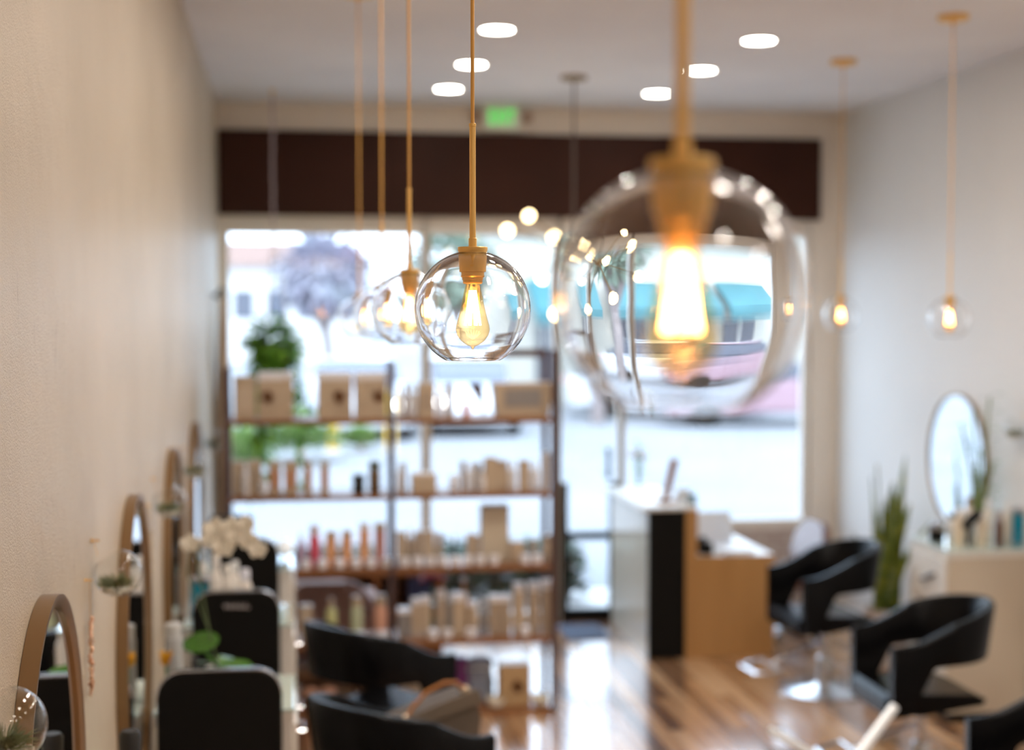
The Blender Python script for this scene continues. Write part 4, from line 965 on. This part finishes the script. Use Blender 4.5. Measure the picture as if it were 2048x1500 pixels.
for tx, ty, tz in tops:
    for k in range(16): a = k*2.4; leaf(bm, (tx, ty, tz-.02*k), (math.cos(a), math.sin(a), .5), random.uniform(.07, .12), .018, .4)
link('foliage', bm, M_leaf, t)
t = dup(tp, (XR-.067, PX(2030, 857, XR-.067).y, PX(2030, 857, XR-.067).z), PI, 'glass terrarium on right wall at the picture edge', 'glass terrariums on the right wall')
# ------------------------------------------------------------------ things on the left stations
zS = ST+.001
def lx_(px, Y): return max(P(px, 1200, Y).x, XL+.055)
# station 1: orchid etc
ox_, oy_ = -.25, 5.38
t = thing('orchid', 'white orchid with large green leaf between the nearest two black panels', 'plant', (ox_, oy_, zS))
link('pot', lathe(N(), [(.035, 0), (.045, .01), (.055, .09), (.048, .09), (.04, .02), (0, .02)], 28), M_white, t)
zf = lambda px, py: P(px, py, oy_)-Vector((ox_, oy_, zS))
stm = [Vector((0, 0, .06)), Vector((-.04, 0, .22)), zf(392, 1110), zf(410, 1062), zf(440, 1048), zf(480, 1055), zf(515, 1085)]
bm = N(); tube(bm, stm, .0035, 6); tube(bm, [stm[1], zf(375, 1150), zf(380, 1092)], .003, 6); link('stem', bm, mat('orchid_stem', (.10, .14, .06), .5), t)
def petal(bm, c, d, L, W):
    d = Vector(d).normalized(); sd = d.cross(Vector((0, -1, 0))).normalized(); c = Vector(c); n = 12
    ctr = bm.verts.new(c+d*L*.55+Vector((0, -.004, 0))); rg = [bm.verts.new(c+d*L*(.52-.52*math.cos(2*PI*k/n))+sd*W*.5*math.sin(2*PI*k/n)+Vector((0, .003*math.sin(k*1.7), 0))) for k in range(n)]
    for k in range(n): bm.faces.new((ctr, rg[k], rg[(k+1) % n]))
def bloom(c, s, lab=None):
    bm = N(); c = Vector(c)
    for j in range(5):
        a = j*2*PI/5+.3; d = Vector((math.cos(a), -.25, math.sin(a))); petal(bm, c, d, s, s*.85)
    for j in range(2):
        d = Vector((1 if j else -1, -.4, .1)); petal(bm, c+Vector((0, -.004, 0)), d, s*1.05, s*1.1)
    ball(bm, c+Vector((0, -.008, -.004)), s*.22, sub=1); link('blossom', bm, M_petal, t)
for px, py, s in ((380, 1086, .035), (432, 1058, .045), (447, 1092, .042), (475, 1070, .042), (490, 1048, .034), (497, 1080, .036), (515, 1098, .034), (462, 1052, .036), (420, 1078, .034)):
    bloom(zf(px, py), s)
for dvec, L, wv in (((1, -.35, .35), .15, .075), ((-.8, -.2, .5), .12, .06), ((.2, .9, .4), .14, .06), ((.45, -.6, .0), .12, .05)):
    bm = N(); leaf(bm, (0, 0, .09), dvec, L, wv, .35); r_ = bmesh.ops.subdivide_edges(bm, edges=bm.edges[:], cuts=1); link('leaf', bm, mat('orchid_leaf', (.05, .16, .015), .3, coat=.3), t)
lf = zf(402, 1284); bm = N()
n = 28; c = bm.verts.new(lf); ring = [bm.verts.new(lf+Vector((.064*math.cos(2*PI*k/n), .02*math.sin(2*PI*k/n), .034*math.sin(2*PI*k/n+.25)))) for k in range(n)]
for k in range(n): bm.faces.new((c, ring[k], ring[(k+1) % n]))
tube(bm, [(0, 0, .08), lf*.6+Vector((0, 0, .02)), lf], [.008, .008, .004], 6)
tag(link('leaf', bm, mat('orchid_leaf'), t), 'large rounded green leaf')
t = thing('spray_canister', 'tall pale grey canister beside the orchid near the left wall', 'bottle', (lx_(346, 5.3), 5.30, zS)); h_ = P(346, 1248, 5.3).z-zS
link('body', lathe(N(), [(.03, 0), (.032, .01), (.032, h_*.82), (.026, h_*.84)], 28), mat('pale_grey', (.46, .46, .46), .35), t); link('cap', lathe(N(), [(.029, h_*.84), (.029, h_), (.02, h_+.004)], 28), mat('light_grey', (.56, .56, .55), .3), t)
bottle(-.33, 5.20, zS, .017, .17, (.04, .03, .025), 'small black dropper bottle beside the grey canister', cap=(.03, .03, .03), grp='bottles on the nearest left station', neck=.5)
t = thing('yellow_tulip', 'yellow flower in slim vase by left wall beside the grey canister', 'flower', (XL+.085, 5.20, zS))
link('vase', lathe(N(), [(.012, 0), (.018, .02), (.009, .09)], 16), M_clear, t); link('stem', tube(N(), [(0, 0, .01), (0, 0, .15)], .003, 6), M_leaf, t); bm = N()
for k in range(7): leaf(bm, (0, 0, .14), (math.cos(k), math.sin(k), 2.2), .06, .04, 0)
tag(link('petals', bm, mat('yellow_petal', (.72, .38, .02), .5), t), 'yellow petals')
t = thing('wicker_ball', 'pale wicker ball behind the nearest black panel', 'ornament', (-.13, 5.25, zS+.060)); bm = N()
for k in range(16):
    mtx = Matrix.Rotation(k*.7, 3, 'X') @ Matrix.Rotation(k*1.3, 3, 'Y'); tube(bm, [mtx @ Vector((.057*math.cos(a*PI/10), .057*math.sin(a*PI/10), 0)) for a in range(21)], .0022, 5)
link('woven_strands', bm, mat('wicker', (.42, .36, .26), .8), t); link('core', ball(N(), (0, 0, 0), .04), colmat((.10, .08, .06)), t)
# station 2
g2 = 'bottles on the second left station'
WB = (.74, .68, .62)
for px, Y, r_, yt, lab, cp_ in ((432, 6.66, .026, 1108, 'tall cream bottle left behind the middle black panel', (.7, .66, .62)), (455, 6.72, .030, 1130, 'wide cream bottle second behind the middle black panel', (.7, .66, .6)),
                           (408, 6.80, .022, 1125, 'slim cream bottle right of the blue jar', (.7, .66, .6)), (490, 6.66, .030, 1138, 'short cream bottle with domed cap alone behind the middle panel', (.72, .72, .8)), (470, 6.82, .024, 1122, 'cream bottle at the back of the group of white bottles', (.7, .7, .7))):
    bottle(lx_(px, Y), Y, zS, r_, P(px, yt, Y).z-zS, WB, lab, cap=cp_, grp=g2, neck=.55)
barb(XL+.115, 6.72, zS, .050, P(380, 1150, 6.72).z-zS, 'blue disinfectant jar beside the left wall behind the orchid stem')
# station 3
h_ = P(460, 1034, 8.2).z-zS
t = thing('speaker_box', 'black square box standing behind the farthest black panel', 'box', (P(462, 1050, 8.2).x, 8.2, zS)); link('cabinet', box(N(), -.115, .115, -.08, .08, 0, h_, .008), M_black, t); link('front_grille', box(N(), -.10, .10, -.086, -.081, .02, h_-.02, .003), M_leather, t)
t = thing('round_jar', 'small white round glass jar on the aisle corner of the farthest left station', 'lamp', (-.035, 8.02, zS)); link('jar_body', ball(N(), (0, 0, .095), .045, sub=3), mat('glowing_milk_glass', (.85, .9, .92), .2, emit=(.9, .95, 1), es=.25), t); link('foot', lathe(N(), [(.03, 0), (.03, .01), (.01, .02), (.01, .055)], 20), M_chrome, t)  # plain jar; its faint glow is added by emission, no lamp inside
# nearest station: bottle with black cap
hb = P(240, 1468, 3.72).z-zS
bottle(lx_(240, 3.75)+.02, 3.75, zS, .034, hb, (.74, .72, .66), 'white bottle with black cap at bottom left edge', cap=(.015, .015, .015), grp='bottles on the first left station', neck=.62)
